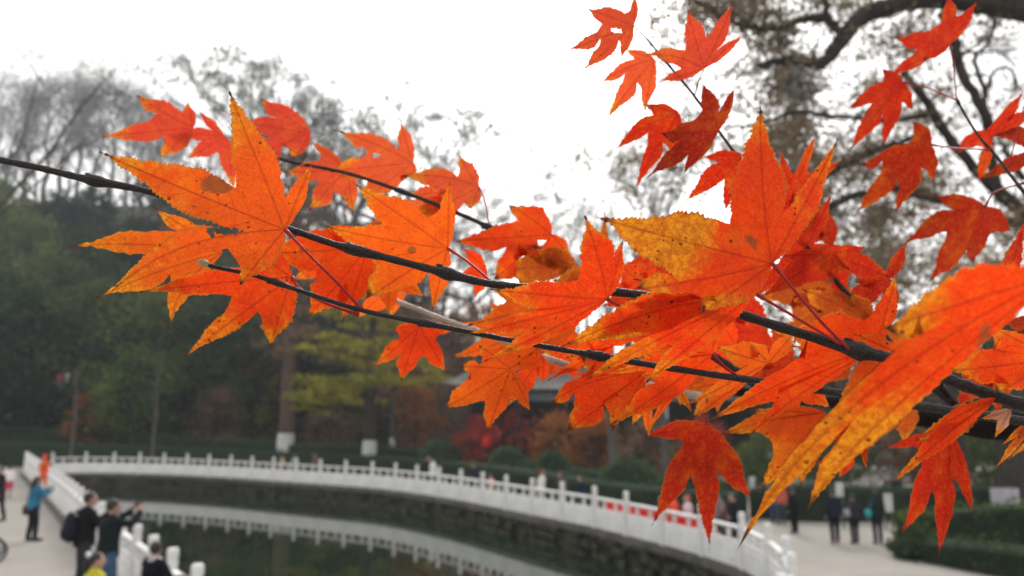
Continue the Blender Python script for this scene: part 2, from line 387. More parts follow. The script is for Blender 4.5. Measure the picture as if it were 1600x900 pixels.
def branching(b, p, d, L, r, depth, rr, ends, sides=5, bend=0.25, drop=0.62, fan=0.65):
    m = 4; pts = [p.copy()]; q = p.copy(); dd = d.copy()
    for i in range(m):
        dd = (dd + Vector((rr.gauss(0, bend), rr.gauss(0, bend), rr.gauss(0.06, bend * .6)))).normalized(); q = q + dd * L / m; pts.append(q.copy())
    b.tube(pts, [r * (1 - 0.45 * i / m) for i in range(m + 1)], sides, False)
    if depth == 0: ends.append(q); return
    for k in range(rr.choice((2, 3, 3))):
        ax = Vector((rr.gauss(0, 1), rr.gauss(0, 1), rr.gauss(0, .5))).normalized()
        nd = (dd + ax * fan).normalized(); pi = pts[rr.choice((2, 3, 4, 4))]
        branching(b, pi, nd, L * drop * rr.uniform(.8, 1.2), r * 0.55, depth - 1, rr, ends, max(3, sides - 1), bend, drop, fan)
def bare_tree_mesh(h, seed, mat, depth=5, fan=0.6, r=None):
    rr = random.Random(seed); b = MB(); ends = []
    t = Vector((0, 0, 0)); r = r or h * 0.014
    pts = [Vector((rr.gauss(0, .02) * h * i / 4, rr.gauss(0, .02) * h * i / 4, h * 0.42 * i / 4)) for i in range(5)]
    b.tube(pts, [r * 1.3, r * 1.1, r, r * .9, r * .8], 7, False)
    for i in (2, 3, 4, 4):
        d = Vector((rr.gauss(0, .5), rr.gauss(0, .5), 1)).normalized()
        branching(b, pts[i], d, h * 0.24, r * 0.6, depth - 1, rr, ends, 5, 0.2, 0.68, fan)
    return b.mesh('trunk', mat), ends
def trunk_mesh(h, r, mat, seed=0, lean=0.03, n=9, limbs=6):
    rr = random.Random(seed); b = MB(); m = 8
    pts = [Vector((math.sin(i * .9 + seed) * lean * h * i / m, math.cos(i * 1.1 + seed) * lean * h * i / m, h * i / m)) for i in range(m + 1)]
    b.tube(pts, [r * (1.25 if i == 0 else 1) * (1 - 0.75 * i / m) + 0.01 for i in range(m + 1)], n)
    for k in range(limbs):
        i = rr.randint(3, m - 1); a = rr.uniform(0, 6.28); L = h * 0.28 * (1 - i / m * .6)
        b.tube([pts[i], pts[i] + Vector((math.cos(a) * L * .5, math.sin(a) * L * .5, L * .35)), pts[i] + Vector((math.cos(a) * L, math.sin(a) * L, L * .5))], [r * .4 * (1 - i / m) + .02, r * .25 * (1 - i / m) + .02, .015], 5)
    return b.mesh('trunk', mat)
def tree(name, X, Y, z, trunk, crown, label, group=None, s=1.0, rz=None, cat='tree'):
    root = tag(empty(name, (X, Y, z), random.uniform(0, 6.28) if rz is None else rz), label, cat, group)
    root.scale = (s, s, s)
    obj('trunk', trunk, root)
    if crown:
        for c in (crown if isinstance(crown, list) else [crown]): tag(obj('crown', c, root), kind='stuff')
    return root
def place(px, Y): return (px - 800) / F * Y * 1.0
def XofP(px, Y):                        # X at ground-plan distance Y for an image column near the horizon
    r = ray(px, 650); return r.x / r.y * Y

# --- clipped hedges
def hedge(pts, depth, mat, label, dens=26, size=0.12, group=None, z0=0.0, seed=1, name='clipped_hedge'):
    # pts: (px, top pixel y, Y)
    C = [Vector((XofP(px, Y), Y, 0)) for px, ty, Y in pts]; Z = [atY(px, ty, Y).z for px, ty, Y in pts]
    root = tag(empty(name, C[len(C) // 2]), label, 'hedge', group); c0 = C[len(C) // 2]
    CC = catmull([Vector((c.x, c.y, z)) for c, z in zip(C, Z)], 10); b = MB(); m = len(CC)
    prof = [(0, -0.2), (0.0, 0.86), (0.07, 0.97), (0.2, 1.0), (0.8, 1.0), (0.93, 0.97), (1.0, 0.86), (1.0, -0.2)]; vs = []; fs = []; nrm = []
    for i, p in enumerate(CC):
        t = CC[min(i + 1, m - 1)] - CC[max(i - 1, 0)]; nn = Vector((-t.y, t.x, 0)).normalized(); nn = nn if nn.y > 0 else -nn; nrm.append(nn)
        for a, zz in prof: vs.append((p.x + nn.x * a * depth - c0.x, p.y + nn.y * a * depth - c0.y, z0 + (p.z - z0) * zz - 0.05))
    k = len(prof)
    fs = [(i * k + j, i * k + j + 1, (i + 1) * k + j + 1, (i + 1) * k + j) for i in range(m - 1) for j in range(k - 1)]
    fs += [tuple(range(k)), tuple((m - 1) * k + j for j in range(k - 1, -1, -1))]
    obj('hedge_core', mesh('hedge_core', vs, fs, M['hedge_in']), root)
    g = np.random.default_rng(seed); P = []
    for i in range(m - 1):
        a, c = CC[i], CC[i + 1]; L = (c - a).length; nn = np.array(nrm[i])
        h = (a.z + c.z) / 2 - z0; n = int(L * (h + depth) * dens)
        u = g.uniform(0, 1, n); base = np.outer(1 - u, np.array(a)) + np.outer(u, np.array(c)); w = g.uniform(0, h + depth, n)
        zz = np.where(w < h, w, h) + z0; dd = np.where(w < h, 0, w - h)
        q = base.copy(); q[:, 2] = zz; q += nn[None, :] * dd[:, None]; q += g.normal(0, 0.09, (n, 3)); P.append(q)
    P = np.concatenate(P) - np.array([c0.x, c0.y, 0])
    tag(obj('leaves', leafmesh('leaves', P, size, mat, 0.1, seed), root), kind='stuff'); return root
hedge([(-80, 688, 64), (150, 695, 61), (350, 703, 57), (480, 709, 53), (592, 714, 49), (700, 722, 44.5), (780, 730, 40.5), (925, 752, 35), (1025, 764, 32), (1130, 770, 30)], 1.6, M['hedge'],
      'long low clipped hedge directly behind the far walk, the lower of two tiers', 30, 0.13, seed=3)
hedge([(-80, 664, 70), (150, 673, 67), (350, 686, 63), (480, 695, 58.5), (620, 699, 54), (760, 712, 49), (900, 734, 43), (1025, 748, 38.5), (1130, 752, 36)], 1.8, M['bush'],
      'upper clipped hedge on the bank above and behind the low one', 24, 0.15, seed=4)
hedge([(1165, 762, 31.5), (1250, 757, 30.5), (1340, 760, 30.5), (1440, 763, 31), (1620, 760, 31.5)], 1.5, M['hedge'], 'dark clipped hedge along the back edge of the right plaza behind the walkers', 30, 0.13, seed=5)
hedge([(1432, 803, 24.5), (1500, 796, 24), (1600, 789, 23.5), (1720, 786, 23)], 1.3, M['ever_light'], 'loose green hedge on the right of the plaza, the farther of two', 46, 0.13, seed=6)
hedge([(1424, 842, 22.2), (1500, 851, 20.8), (1600, 862, 19.4), (1720, 872, 18)], 1.5, M['hedge'], 'dark green hedge in the lower right corner nearest the camera', 52, 0.12, seed=7)
# --- round clipped bushes
for i, (px, ty, w, Y, lb) in enumerate([(688, 686, 66, 50.5, 'rounded clipped bush left of the red shrub'), (793, 698, 62, 45.5, 'rounded clipped bush just right of the red shrub'),
                                  (864, 705, 56, 42, 'smallest rounded clipped bush, in the middle of the row'), (981, 717, 92, 37.5, 'widest rounded clipped bush, right end of the row'), (1072, 733, 70, 34.5, 'rounded clipped bush half hidden behind the dark red leaf')]):
    top = atY(px, ty, Y); r = w / 2 / F * Y; root = tag(empty('round_bush', (top.x, Y, 0)), lb, 'bush', 'rounded bushes along the hedge')
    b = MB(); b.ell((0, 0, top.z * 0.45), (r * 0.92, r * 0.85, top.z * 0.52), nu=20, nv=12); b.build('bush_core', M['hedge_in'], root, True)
    g = np.random.default_rng(50 + i); n = 2600; v = g.normal(size=(n, 3)); v /= np.linalg.norm(v, axis=1)[:, None]; v *= g.uniform(0.92, 1.04, (n, 1))
    P = v * np.array([r, r * 0.9, top.z * 0.56]) + np.array([0, 0, top.z * 0.45]); P = P[P[:, 2] > 0]
    tag(obj('leaves', leafmesh('leaves', P, 0.14, M['bush'], 0.1, i), root), kind='stuff')

# --- prototypes
EV = [dense_crown(11, 4.3, 80, 75, 0.42, M['ever'], 100 + i, 0.1, 0, 1.5) for i in range(4)]
EVT = trunk_mesh(9, 0.25, M['bark_dark'], 1)
BR = [dense_crown(9, 4.0, 70, 60, 0.36, M['mauveleaf'], 120 + i, 0.25, 0, 1.1, 0.6) for i in range(2)]
OL = [dense_crown(9, 4.0, 60, 50, 0.36, M['orangeleaf'], 150, 0.25, 0, 1.1, 0.6), dense_crown(10, 4.0, 60, 50, 0.36, M['ever_light'], 151, 0.2, 0, 1.1, 0.6)]
CON = [dense_crown(20, 4.2, 130, 55, 0.34, M['brownleaf'], 130 + i, 0.12, 1, 1.0, 0.5) for i in range(2)]
CONT = trunk_mesh(20, 0.38, M['bark_red'], 2, 0.004, limbs=12)
def airy(h, seed, mat, depth=5, lp=34, cr=1.2, size=0.3, keep=0.75, fan=0.6, leafm=None):
    tm, ends = bare_tree_mesh(h, seed, mat, depth, fan); g = np.random.default_rng(seed)
    P = [clump(e, cr * g.uniform(.5, 1.2), int(lp * g.uniform(.4, 1.4)), g, .8) for e in ends if g.uniform() < keep]
    return tm, leafmesh('crown', np.concatenate(P), size, leafm or M['greyleaf'], 0, seed)
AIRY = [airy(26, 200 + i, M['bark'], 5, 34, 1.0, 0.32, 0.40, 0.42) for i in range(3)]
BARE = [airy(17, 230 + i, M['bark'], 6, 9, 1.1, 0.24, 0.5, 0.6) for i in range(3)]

ORD = ['first', 'second', 'third', 'fourth', 'fifth', 'sixth', 'seventh', 'eighth', 'ninth', 'tenth', 'eleventh', 'twelfth', 'last']
# --- wooded slope on the far left: evergreens, then thin grey trees along the ridge
rr = random.Random(5)
spots = []
for Y, x0, x1, st in ((71, -140, 660, 62), (80, -110, 700, 70), (91, -130, 690, 78), (103, -120, 640, 84)):
    x = x0
    while x < x1: spots.append((x + rr.uniform(-18, 18), Y + rr.uniform(-3, 3))); x += st
for px, Y in spots:
    X = XofP(px, Y)
    big = 1.0 if px < 360 else 0.8
    if px > 200 and rr.random() < .45:
        tree('autumn_tree', X, Y, hill(X, Y) - 0.3, EVT, rr.choice(BR + OL), 'brownish autumn tree among the evergreens of the far slope', 'autumn trees on the wooded slope', rr.uniform(1.0, 1.35)); continue
    tree('evergreen_tree', X, Y, hill(X, Y) - 0.3, EVT, rr.choice(EV), 'dense dark green tree among many in the wood on the far slope', 'dense trees on the wooded slope', rr.uniform(0.95, 1.3) * big * (1.0 if Y < 85 else 1.12))
for i, (px, Y, s) in enumerate([(-60, 172, 1.15), (-25, 168, 1.05), (5, 172, 1.05), (35, 165, 1.1), (62, 176, 1.1), (90, 168, 1.0), (115, 172, 1.0), (142, 165, 1.0), (168, 176, 1.0), (195, 168, .9), (220, 170, .85), (250, 166, .75), (280, 172, .75), (20, 140, .8), (75, 138, .8), (130, 140, .75), (185, 138, .75), (235, 140, .7), (-30, 138, .8), (300, 140, .7)]):
    X = XofP(px, Y); t = BARE[i % 3]
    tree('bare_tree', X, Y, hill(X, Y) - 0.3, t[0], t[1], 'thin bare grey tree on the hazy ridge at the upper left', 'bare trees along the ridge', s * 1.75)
for i, (px, Y, s) in enumerate([(352, 90, .98), (402, 86, 1.2), (420, 100, 1.0), (452, 92, 1.17), (505, 88, 1.05), (540, 98, 1.0), (560, 84, 1.1), (603, 92, 1.18), (648, 88, .9), (690, 84, .8), (735, 88, .78), (760, 96, .62), (800, 90, .5)]):
    X = XofP(px, Y); t = AIRY[i % 3]
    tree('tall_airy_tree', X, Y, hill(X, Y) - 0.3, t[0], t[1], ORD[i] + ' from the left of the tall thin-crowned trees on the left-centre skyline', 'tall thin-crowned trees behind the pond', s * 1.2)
# thin wisps against the sky right of centre
for i, (px, Y, s) in enumerate([(880, 95, .86), (945, 90, .7), (905, 110, .6), (990, 84, 1.0)]):
    X = XofP(px, Y); t = BARE[(i + 1) % 3]
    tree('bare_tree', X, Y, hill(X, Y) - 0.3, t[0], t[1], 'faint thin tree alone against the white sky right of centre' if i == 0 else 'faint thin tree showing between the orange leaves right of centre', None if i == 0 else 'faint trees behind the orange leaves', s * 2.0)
# woodland belt behind the right half
for i, (px, Y, s) in enumerate([(700, 70, .6), (790, 66, .6), (870, 70, .62), (950, 68, .62), (1030, 66, .7), (1110, 64, .75), (1190, 60, .8), (1270, 58, .85), (1350, 60, .85), (1430, 56, .9), (1510, 58, .9), (1590, 55, .95), (1680, 56, 1)]):
    X = XofP(px, Y)
    tree('woodland_tree', X, Y, 0, EVT, (EV[i % 4] if i % 3 else BR[i % 2]), ORD[i] + ' from the left of the dark woodland trees behind the pavilion and plaza', 'woodland trees behind the plaza', s)
for i, (px, Y, s, lb) in enumerate([(1268, 52, 1.4, 'tall rust-brown conifer rising above the orange leaves at upper right'), (1400, 60, 1.0, 'brown conifer behind the dark red leaves at right'), (1150, 62, .85, 'brown conifer behind the tall tip of the big orange leaf')]):
    X = XofP(px, Y); tree('conifer_tree', X, Y, 0, CONT, CON[i % 2], lb, None, s)

# --- marked trees of the middle distance
def shrub(name, px, ty, Y, w, mat, label, nc=40, nl=60, size=0.2, cat='shrub', z=0.0, stem=True, seed=None, flat=.7, z0=0.18, group=None):
    top = atY(px, ty, Y); h = top.z - z; r = w / 2 / F * Y; seed = seed or int(px * 7 + ty)
    c = dense_crown(h, r, nc, nl, size, mat, seed, z0, 0, r * 0.33, flat)
    root = tag(empty(name, (top.x, Y, z)), label, cat, group); tag(obj('crown', c, root), kind='stuff')
    if stem: obj('trunk', trunk_mesh(h * .8, max(0.04, h * 0.02), M['bark_dark'], seed, 0.05, 7, 5), root)
    return root
# yellow-green layered tree with white-painted foot
def painted_tree(px, Y, wpx, ytop, yb, ypaint, mat, name, label, crown=None, lean=0.0, rpx=None):
    r = wpx / 2 / F * Y; z = atY(px, yb, Y).z; ht = atY(px, ytop, Y).z - z; X = atY(px, yb, Y).x
    root = tag(empty(name, (X, Y, z)), label, 'tree'); b = MB(); m = 10
    hp = atY(px, ypaint, Y).z - z
    pts = [(lean * ht * (i / m) ** 1.3 + 0.05 * math.sin(i * 1.7), 0, ht * i / m) for i in range(m + 1)]
    b.tube(pts, [r * (1 - .6 * i / m) for i in range(m + 1)], 10)
    for k in range(14):
        i = random.randint(4, m - 1); a = random.uniform(0, 6.28); L = random.uniform(1, 3); p = Vector(pts[i])
        b.tube([p, p + Vector((math.cos(a) * L * .6, math.sin(a) * L * .6, L * .25)), p + Vector((math.cos(a) * L, math.sin(a) * L, L * .2))], [r * .28, r * .16, .02], 5)
    b.build('trunk', mat, root)
    b = MB(); b.tube([(0, 0, -0.6), (0.0, 0, hp)], [r * 1.12, r * 1.05], 14); b.build('painted_band', M['limewash'], root)
    if crown is not None: tag(obj('crown', crown, root), kind='stuff')
    return root
g = np.random.default_rng(9); P = []; Yt = 54.5
for (px, py, w, n) in [(560, 500, 60, 500), (610, 505, 55, 400), (530, 530, 60, 500), (600, 540, 90, 900), (500, 545, 45, 300), (560, 570, 110, 1100), (650, 560, 60, 500), (520, 600, 80, 800), (600, 600, 90, 900), (490, 622, 55, 600), (475, 640, 36, 350), (540, 625, 60, 500), (640, 595, 60, 500), (690, 590, 40, 300), (580, 470, 60, 400), (540, 450, 40, 250), (620, 450, 40, 200)]:
    p = atY(px, py, Yt); ww = w / F * Yt * 0.5
    for k in range(6): P.append(clump((p.x + g.normal() * ww * .5, Yt + g.normal() * 2.0, p.z + g.normal() * ww * .16), ww * .75, n // 6, g, .22))
zt = atY(577, 715, Yt); P = np.concatenate(P) - np.array([zt.x, Yt, zt.z])
painted_tree(577, Yt, 21, 420, 715, 688, M['bark_dark'], 'layered_tree', 'tree with layered yellow-green foliage on a dark trunk with a white-painted foot', leafmesh('crown', P, 0.26, M['olive'], 0.45, 9))
c2 = dense_crown(24, 3.6, 110, 40, 0.34, M['mauveleaf'], 31, 0.28, 1, 1.0, .5)
painted_tree(446, 60, 24, 300, 700, 677, M['bark_red'], 'tall_redwood', 'straight reddish-brown trunk with a white-painted foot, left of the yellow-green tree', c2, 0.0)
painted_tree(613, 58, 8, 520, 700, 684, M['bark'], 'slim_tree', 'slim grey trunk with a white foot right of the yellow-green tree')
for px, yt, lb in ((110, 560, 'slender bare sapling behind the left end of the far balustrade'), (237, 540, 'slender bare sapling behind the far balustrade, under the leafy green crown')):
    Y = 57; p = atY(px, 712, Y); h = atY(px, yt, Y).z - p.z; root = tag(empty('sapling', p), lb, 'tree'); b = MB()
    b.tube([(0, 0, -.8), (.1, 0, h * .4), (0, 0, h * .75), (.2, 0, h)], [.13, .1, .07, .02], 6); b.build('trunk', M['bark'], root)
shrub('small_tree', 215, 555, 66, 150, M['ever_light'], 'fresh green leafy tree on the slope at left, above the hedge', 70, 60, 0.26, 'tree', 1.2)
shrub('small_tree', 130, 620, 66, 60, M['orangeleaf'], 'small rust-orange tree left of its larger twin above the left hedge', 26, 50, .22, 'tree', .3)
shrub('small_tree', 168, 606, 67, 85, M['orangeleaf'], 'larger rust-orange tree above the left end of the hedge', 36, 55, .22, 'tree', .3)
shrub('shrub', 345, 612, 66, 110, M['mauveleaf'], 'dull brown shrub in front of the slope, left of the reddish trunk', 50, 60, .24, z=.4)
shrub('shrub', 432, 590, 68, 70, M['olive'], 'small yellowish shrub behind the reddish trunk', 24, 45, .24, z=.4)
shrub('shrub', 515, 640, 62, 120, M['mauveleaf'], 'low mauve-brown shrub under the yellow-green tree', 40, 55, .22, z=.3)
shrub('shrub', 650, 600, 60, 110, M['orangeleaf'], 'olive-orange shrub right of the yellow-green tree', 50, 50, .22, z=.3)
shrub('shrub', 690, 560, 66, 90, M['mauveleaf'], 'tall mauve-brown bush between the yellow-green tree and the pavilion', 46, 50, .24, z=0.3)
shrub('red_shrub', 752, 655, 50, 92, M['redleaf'], 'bright crimson shrub above the hedge, left of the pavilion', 44, 70, .18)
shrub('shrub', 812, 640, 52, 80, M['redleaf'], 'duller red shrub directly under the pavilion eave', 24, 40, .2)
shrub('shrub', 868, 652, 48, 110, M['orangeleaf'], 'rust-orange shrub in front of the pavilion', 46, 55, .2)
shrub('shrub', 930, 640, 47, 95, M['orangeleaf'], 'ochre shrub right of the rust-orange one in front of the pavilion', 46, 55, .2)
shrub('shrub', 1020, 662, 45, 110, M['mauveleaf'], 'mauve-brown bush behind the hanging dark red leaf', 46, 55, .2)
shrub('red_shrub', 1100, 655, 46, 100, M['redleaf'], 'dull red shrub right of the mauve bush behind the hanging leaves', 30, 40, .2)
shrub('shrub', 1190, 680, 40, 110, M['ever'], 'dark green shrub behind the walkers at the left of the plaza', 50, 60, .2)
shrub('shrub', 1300, 668, 38, 120, M['ever'], 'dark green shrub behind the three walkers', 50, 60, .2)
shrub('shrub', 1420, 660, 37, 130, M['mauveleaf'], 'brownish shrub at the back of the plaza behind the bright red leaf', 50, 60, .2)
shrub('shrub', 1545, 650, 36, 150, M['ever'], 'dark green shrub at the far right behind the white banner', 60, 60, .2)
for px, yt, w, Y, lb in ((958, 560, 15, 41, 'grey tree trunk standing in front of the pavilion, left of the hanging dark red leaf'), (1040, 560, 12, 40, 'paler grey trunk behind the hanging dark red leaf'), (1500, 520, 26, 33, 'dark thick trunk behind the bright red leaf at right'), (1588, 500, 46, 30, 'broad dark brown trunk at the right edge of the frame')):
    p = atY(px, 760, Y); r = w / 2 / F * Y; h = atY(px, yt, Y).z; root = tag(empty('tree_trunk', (p.x, Y, 0)), lb, 'tree'); b = MB()
    b.tube([(0, 0, -.1), (.05, 0, h * .3), (-.04, 0, h * .6), (.1, 0, h * 1.3)], [r * 1.15, r, r * .9, r * .6], 10); b.build('trunk', M['bark'] if px < 1100 else M['bark_dark'], root)

# --- old tree reaching in from the right, with dark winding boughs
def bough_tree(name, label, rootp, boughs, clumps, mat, leafm, lsize, seed):
    root = tag(empty(name, rootp), label, 'tree'); ro = Vector(rootp)
    for pts, r0, r1 in boughs:
        P = catmull([atY(x, y, Y) - ro for x, y, Y in pts], 5); m = len(P); b = MB(); rr_ = random.Random(int(pts[0][0]))
        P = [p + Vector((rr_.gauss(0, .012), rr_.gauss(0, .012), rr_.gauss(0, .012))) for p in P]
        b.tube(P, [(r0 + (r1 - r0) * i / (m - 1)) * rr_.uniform(.9, 1.12) for i in range(m)], 9)
        ends = []
        for k in range(5):                # side twigs
            i = rr_.randint(m // 5, m - 2); d = Vector((rr_.gauss(0, 1), rr_.gauss(0, .6), rr_.gauss(0.2, 1))).normalized()
            branching(b, P[i], d, rr_.uniform(.35, .9), max(0.006, (r0 + (r1 - r0) * i / m) * .3), 2, rr_, ends, 4, .3, .7, .8)
        b.build('bough', mat, root)
    g = np.random.default_rng(seed); L = []
    for px, py, rx, ry, n, Y in clumps:
        for k in range(max(4, n // (11 if py < 190 else 7))):
            yy = Y + g.uniform(-1.5, 2.5); p = atY(px + g.normal() * rx * .5, py + g.normal() * ry * .5, yy)
            L.append(clump((p.x, p.y, p.z), 0.26 * g.uniform(.5, 1.3) * Y / 12, 26, g, .8))
    L = np.concatenate(L) - np.array(rootp)[None, :]
    tag(obj('crown', leafmesh('crown', L, lsize, leafm, 0, seed), root), kind='stuff')
    if seed == 77:
        L = []
        for px, py, rx, ry, n, Y in [(1440, 90, 80, 60, 30, 17), (1550, 60, 60, 50, 14, 17), (1330, 130, 70, 60, 26, 17), (1220, 110, 60, 50, 26, 17), (1120, 180, 90, 60, 30, 18), (1010, 180, 60, 120, 14, 20), (960, 300, 80, 80, 20, 20), (1180, 280, 90, 60, 34, 18), (1400, 380, 120, 60, 40, 18), (1500, 200, 80, 60, 14, 17), (900, 220, 60, 120, 10, 22), (860, 330, 40, 80, 12, 22)]:
            for k in range(n):
                p = atY(px + g.normal() * rx * .6, py + g.normal() * ry * .6, Y + g.uniform(-2, 2)); L.append(clump(p, 0.3 * g.uniform(.4, 1.2), 22, g, .8))
        tag(obj('crown', leafmesh('crown', np.concatenate(L) - np.array(rootp)[None, :], 0.1, M['greyleaf'], 0, 5), root), kind='stuff')
    return root
Y1 = 12.0; K = Y1 / F
tr = (XofP(1760, 13.5), 13.5, 0)
rt = bough_tree('old_tree', 'old tree beyond the right edge, its dark winding boughs crossing the upper right sky', tr,
 [([(1760, 60, 13.2), (1680, 40, 12.6), (1600, 12, 12.2), (1540, 4, 12), (1470, -6, 12), (1400, 6, 12), (1345, 28, 12), (1312, 66, 12), (1284, 98, 12), (1235, 94, 12.2), (1185, 102, 12.4)], 27 * K, 6 * K),
  ([(1300, 30, 12), (1262, 28, 12.2), (1215, 45, 12.4), (1160, 40, 12.6), (1110, 15, 12.8), (1060, -20, 13)], 8 * K, 4 * K),
  ([(1312, 50, 12), (1290, 20, 12), (1296, -20, 11.9)], 7 * K, 5 * K),
  ([(1740, 420, 13.5), (1660, 370, 13), (1600, 330, 12.6), (1545, 285, 12.4), (1490, 225, 12.2), (1440, 150, 12), (1410, 110, 12)], 15 * K, 5 * K),
  ([(1555, 290, 12.3), (1545, 230, 12.2), (1540, 180, 12), (1505, 120, 12), (1492, 70, 12), (1470, 20, 12)], 10 * K, 7 * K),
  ([(1543, 200, 12.2), (1535, 135, 12.2), (1522, 90, 12.3), (1545, 68, 12.3), (1555, 30, 12.4)], 4 * K, 3 * K),
  ([(1540, 150, 12.2), (1553, 112, 12.2), (1578, 108, 12.3), (1592, 140, 12.3)], 3 * K, 2 * K),
  ([(1640, 350, 13), (1560, 345, 12.6), (1490, 320, 12.6), (1430, 300, 12.7), (1370, 298, 12.8), (1300, 320, 13), (1262, 345, 13)], 12 * K, 5 * K),
  ([(1430, 215, 12.6), (1370, 235, 12.8), (1310, 262, 12.9), (1268, 292, 13), (1240, 320, 13.1)], 5 * K, 9 * K),
  ([(1450, 180, 12.4), (1380, 190, 12.5), (1300, 180, 12.6), (1240, 175, 12.8), (1180, 195, 13), (1130, 202, 13.2)], 5 * K, 2 * K),
  ([(1600, 280, 12.4), (1570, 235, 12.4), (1560, 215, 12.4)], 5 * K, 3 * K)],
 [(1150, 15, 130, 40, 2200, 13), (1210, 70, 60, 40, 700, 13), (1330, 10, 60, 30, 500, 13), (1160, 130, 60, 30, 260, 13.5), (1060, 90, 60, 60, 300, 14), (1420, 60, 60, 50, 520, 13),
  (1450, 180, 70, 60, 500, 13), (1380, 150, 60, 60, 420, 13.5), (1340, 250, 90, 60, 900, 13.6), (1440, 280, 80, 40, 500, 13.4), (1380, 340, 80, 40, 450, 13.8), (1570, 160, 40, 90, 160, 13), (1100, 240, 110, 60, 460, 14),
  (1000, 250, 80, 70, 220, 15), (1010, 20, 60, 40, 130, 14), (1590, 350, 60, 40, 300, 13), (1500, 420, 120, 60, 900, 14.5), (1350, 420, 70, 50, 450, 14.5), (1230, 200, 60, 60, 420, 14), (1520, 40, 60, 30, 250, 13), (930, 240, 70, 80, 90, 15), (870, 260, 40, 60, 40, 15)],
 M['bark_dark'], M['canopy'], 0.085, 77)
b = MB(); b.tube([(0, 0, -.1), (.1, .05, 1.5), (-.05, 0, 3.5), (.05, -.1, 5.5), (.15, -.2, 7.5), (0.1, -.3, 10)], [.55, .42, .38, .33, .26, .16], 12); b.build('trunk', M['bark_dark'], rt)
# thin branches of a tree left of the frame
bough_tree('bare_tree', 'thin bare twigs slanting in from beyond the left edge of the frame', (XofP(-80, 16), 16, TERR),
 [([(-80, 560, 16), (-60, 420, 16), (-20, 350, 16), (20, 300, 16), (75, 240, 16), (112, 190, 16), (150, 140, 16), (182, 105, 16)], 0.06, 0.012),
  ([(-30, 360, 16), (20, 318, 16), (60, 283, 16), (110, 240, 16), (150, 205, 16)], 0.03, 0.01), ([(-40, 380, 16), (-10, 290, 16), (25, 235, 16), (48, 170, 16), (60, 120, 16)], 0.03, 0.01)],
 [(150, 130, 60, 40, 60, 16.5), (40, 160, 60, 50, 60, 17)], M['bark'], M['greyleaf'], 0.07, 78)

# --- pavilion behind the shrubs
PY = 56; pc = atY(945, 700, PY); pv = tag(empty('pavilion', (pc.x, PY, 0)), 'low dark timber pavilion with wide tiled roof and grey-blue beam behind the shrubs', 'building')
hw = 215 / F * PY; ze = atY(945, 612, PY).z; zr = atY(945, 560, PY).z
def roofside(sgn):
    vs = []; nx_, nz_ = 24, 6
    for j in range(nz_ + 1):
        v = j / nz_; z = ze + (zr - ze) * (v ** 1.5); y = -5.2 * (1 - v) * sgn
        for i in range(nx_ + 1):
            u = i / nx_ * 2 - 1; lift = 0.5 * abs(u) ** 6 * (1 - v); vs.append((u * (hw + 1.2 - 2.2 * v), y, z + lift))
    fs = [(j * (nx_ + 1) + i, j * (nx_ + 1) + i + 1, (j + 1) * (nx_ + 1) + i + 1, (j + 1) * (nx_ + 1) + i) for j in range(nz_) for i in range(nx_)]
    return vs, fs
b = MB(); b.add(*roofside(1)); b.add(*roofside(-1)); b.box((0, 0, zr + .1), (2 * hw - 1.5, .35, .4)); b.build('roof', M['roof'], pv)
b = MB()
for k in range(44):
    x = -hw + (k + .5) * 2 * hw / 44; P_ = []
    for j in range(7): v = j / 6; P_.append((x * (1 - .12 * v), -5.2 * (1 - v), ze + (zr - ze) * v ** 1.5 + .06 + .5 * abs(x / hw) ** 6 * (1 - v)))
    b.tube(P_, .07, 4)
tag(b.build('tile_rib', M['roof'], pv), kind='stuff')
b = MB(); b.box((0, -4.3, ze - 0.45), (2 * hw, .3, .55), 0, .02); b.build('beam', M['beam'], pv)
cm = MB(); cm.lathe((0, 0, 0), [(.3, 0), (.3, .2), (.2, .3), (.19, ze - .8), (.19, ze - .5)], 10); cm = cm.mesh('column', M['dark'])
for k in range(7): obj('column', cm, pv, (-hw + .6 + k * (2 * hw - 1.2) / 6, -4.3, 0))
b = MB(); b.box((0, 1.5, ze / 2), (2 * hw - 1, .3, ze)); b.box((-hw + .5, -1.4, ze / 2), (.3, 5.6, ze)); b.box((hw - .5, -1.4, ze / 2), (.3, 5.6, ze)); b.build('wall', M['dark'], pv)
lat = MB()
for k in range(7):
    lat.box((-1.1 + k * .36, 0, 0), (.05, .06, 1.6))
for k in range(4): lat.box((0, 0, -.8 + k * .53), (2.3, .062, .05))
lat = lat.mesh('lattice_screen', M['dark'])
for k in range(6): obj('lattice_screen', lat, pv, (-hw + .6 + (k + .5) * (2 * hw - 1.2) / 6, 1.3, 2.0))

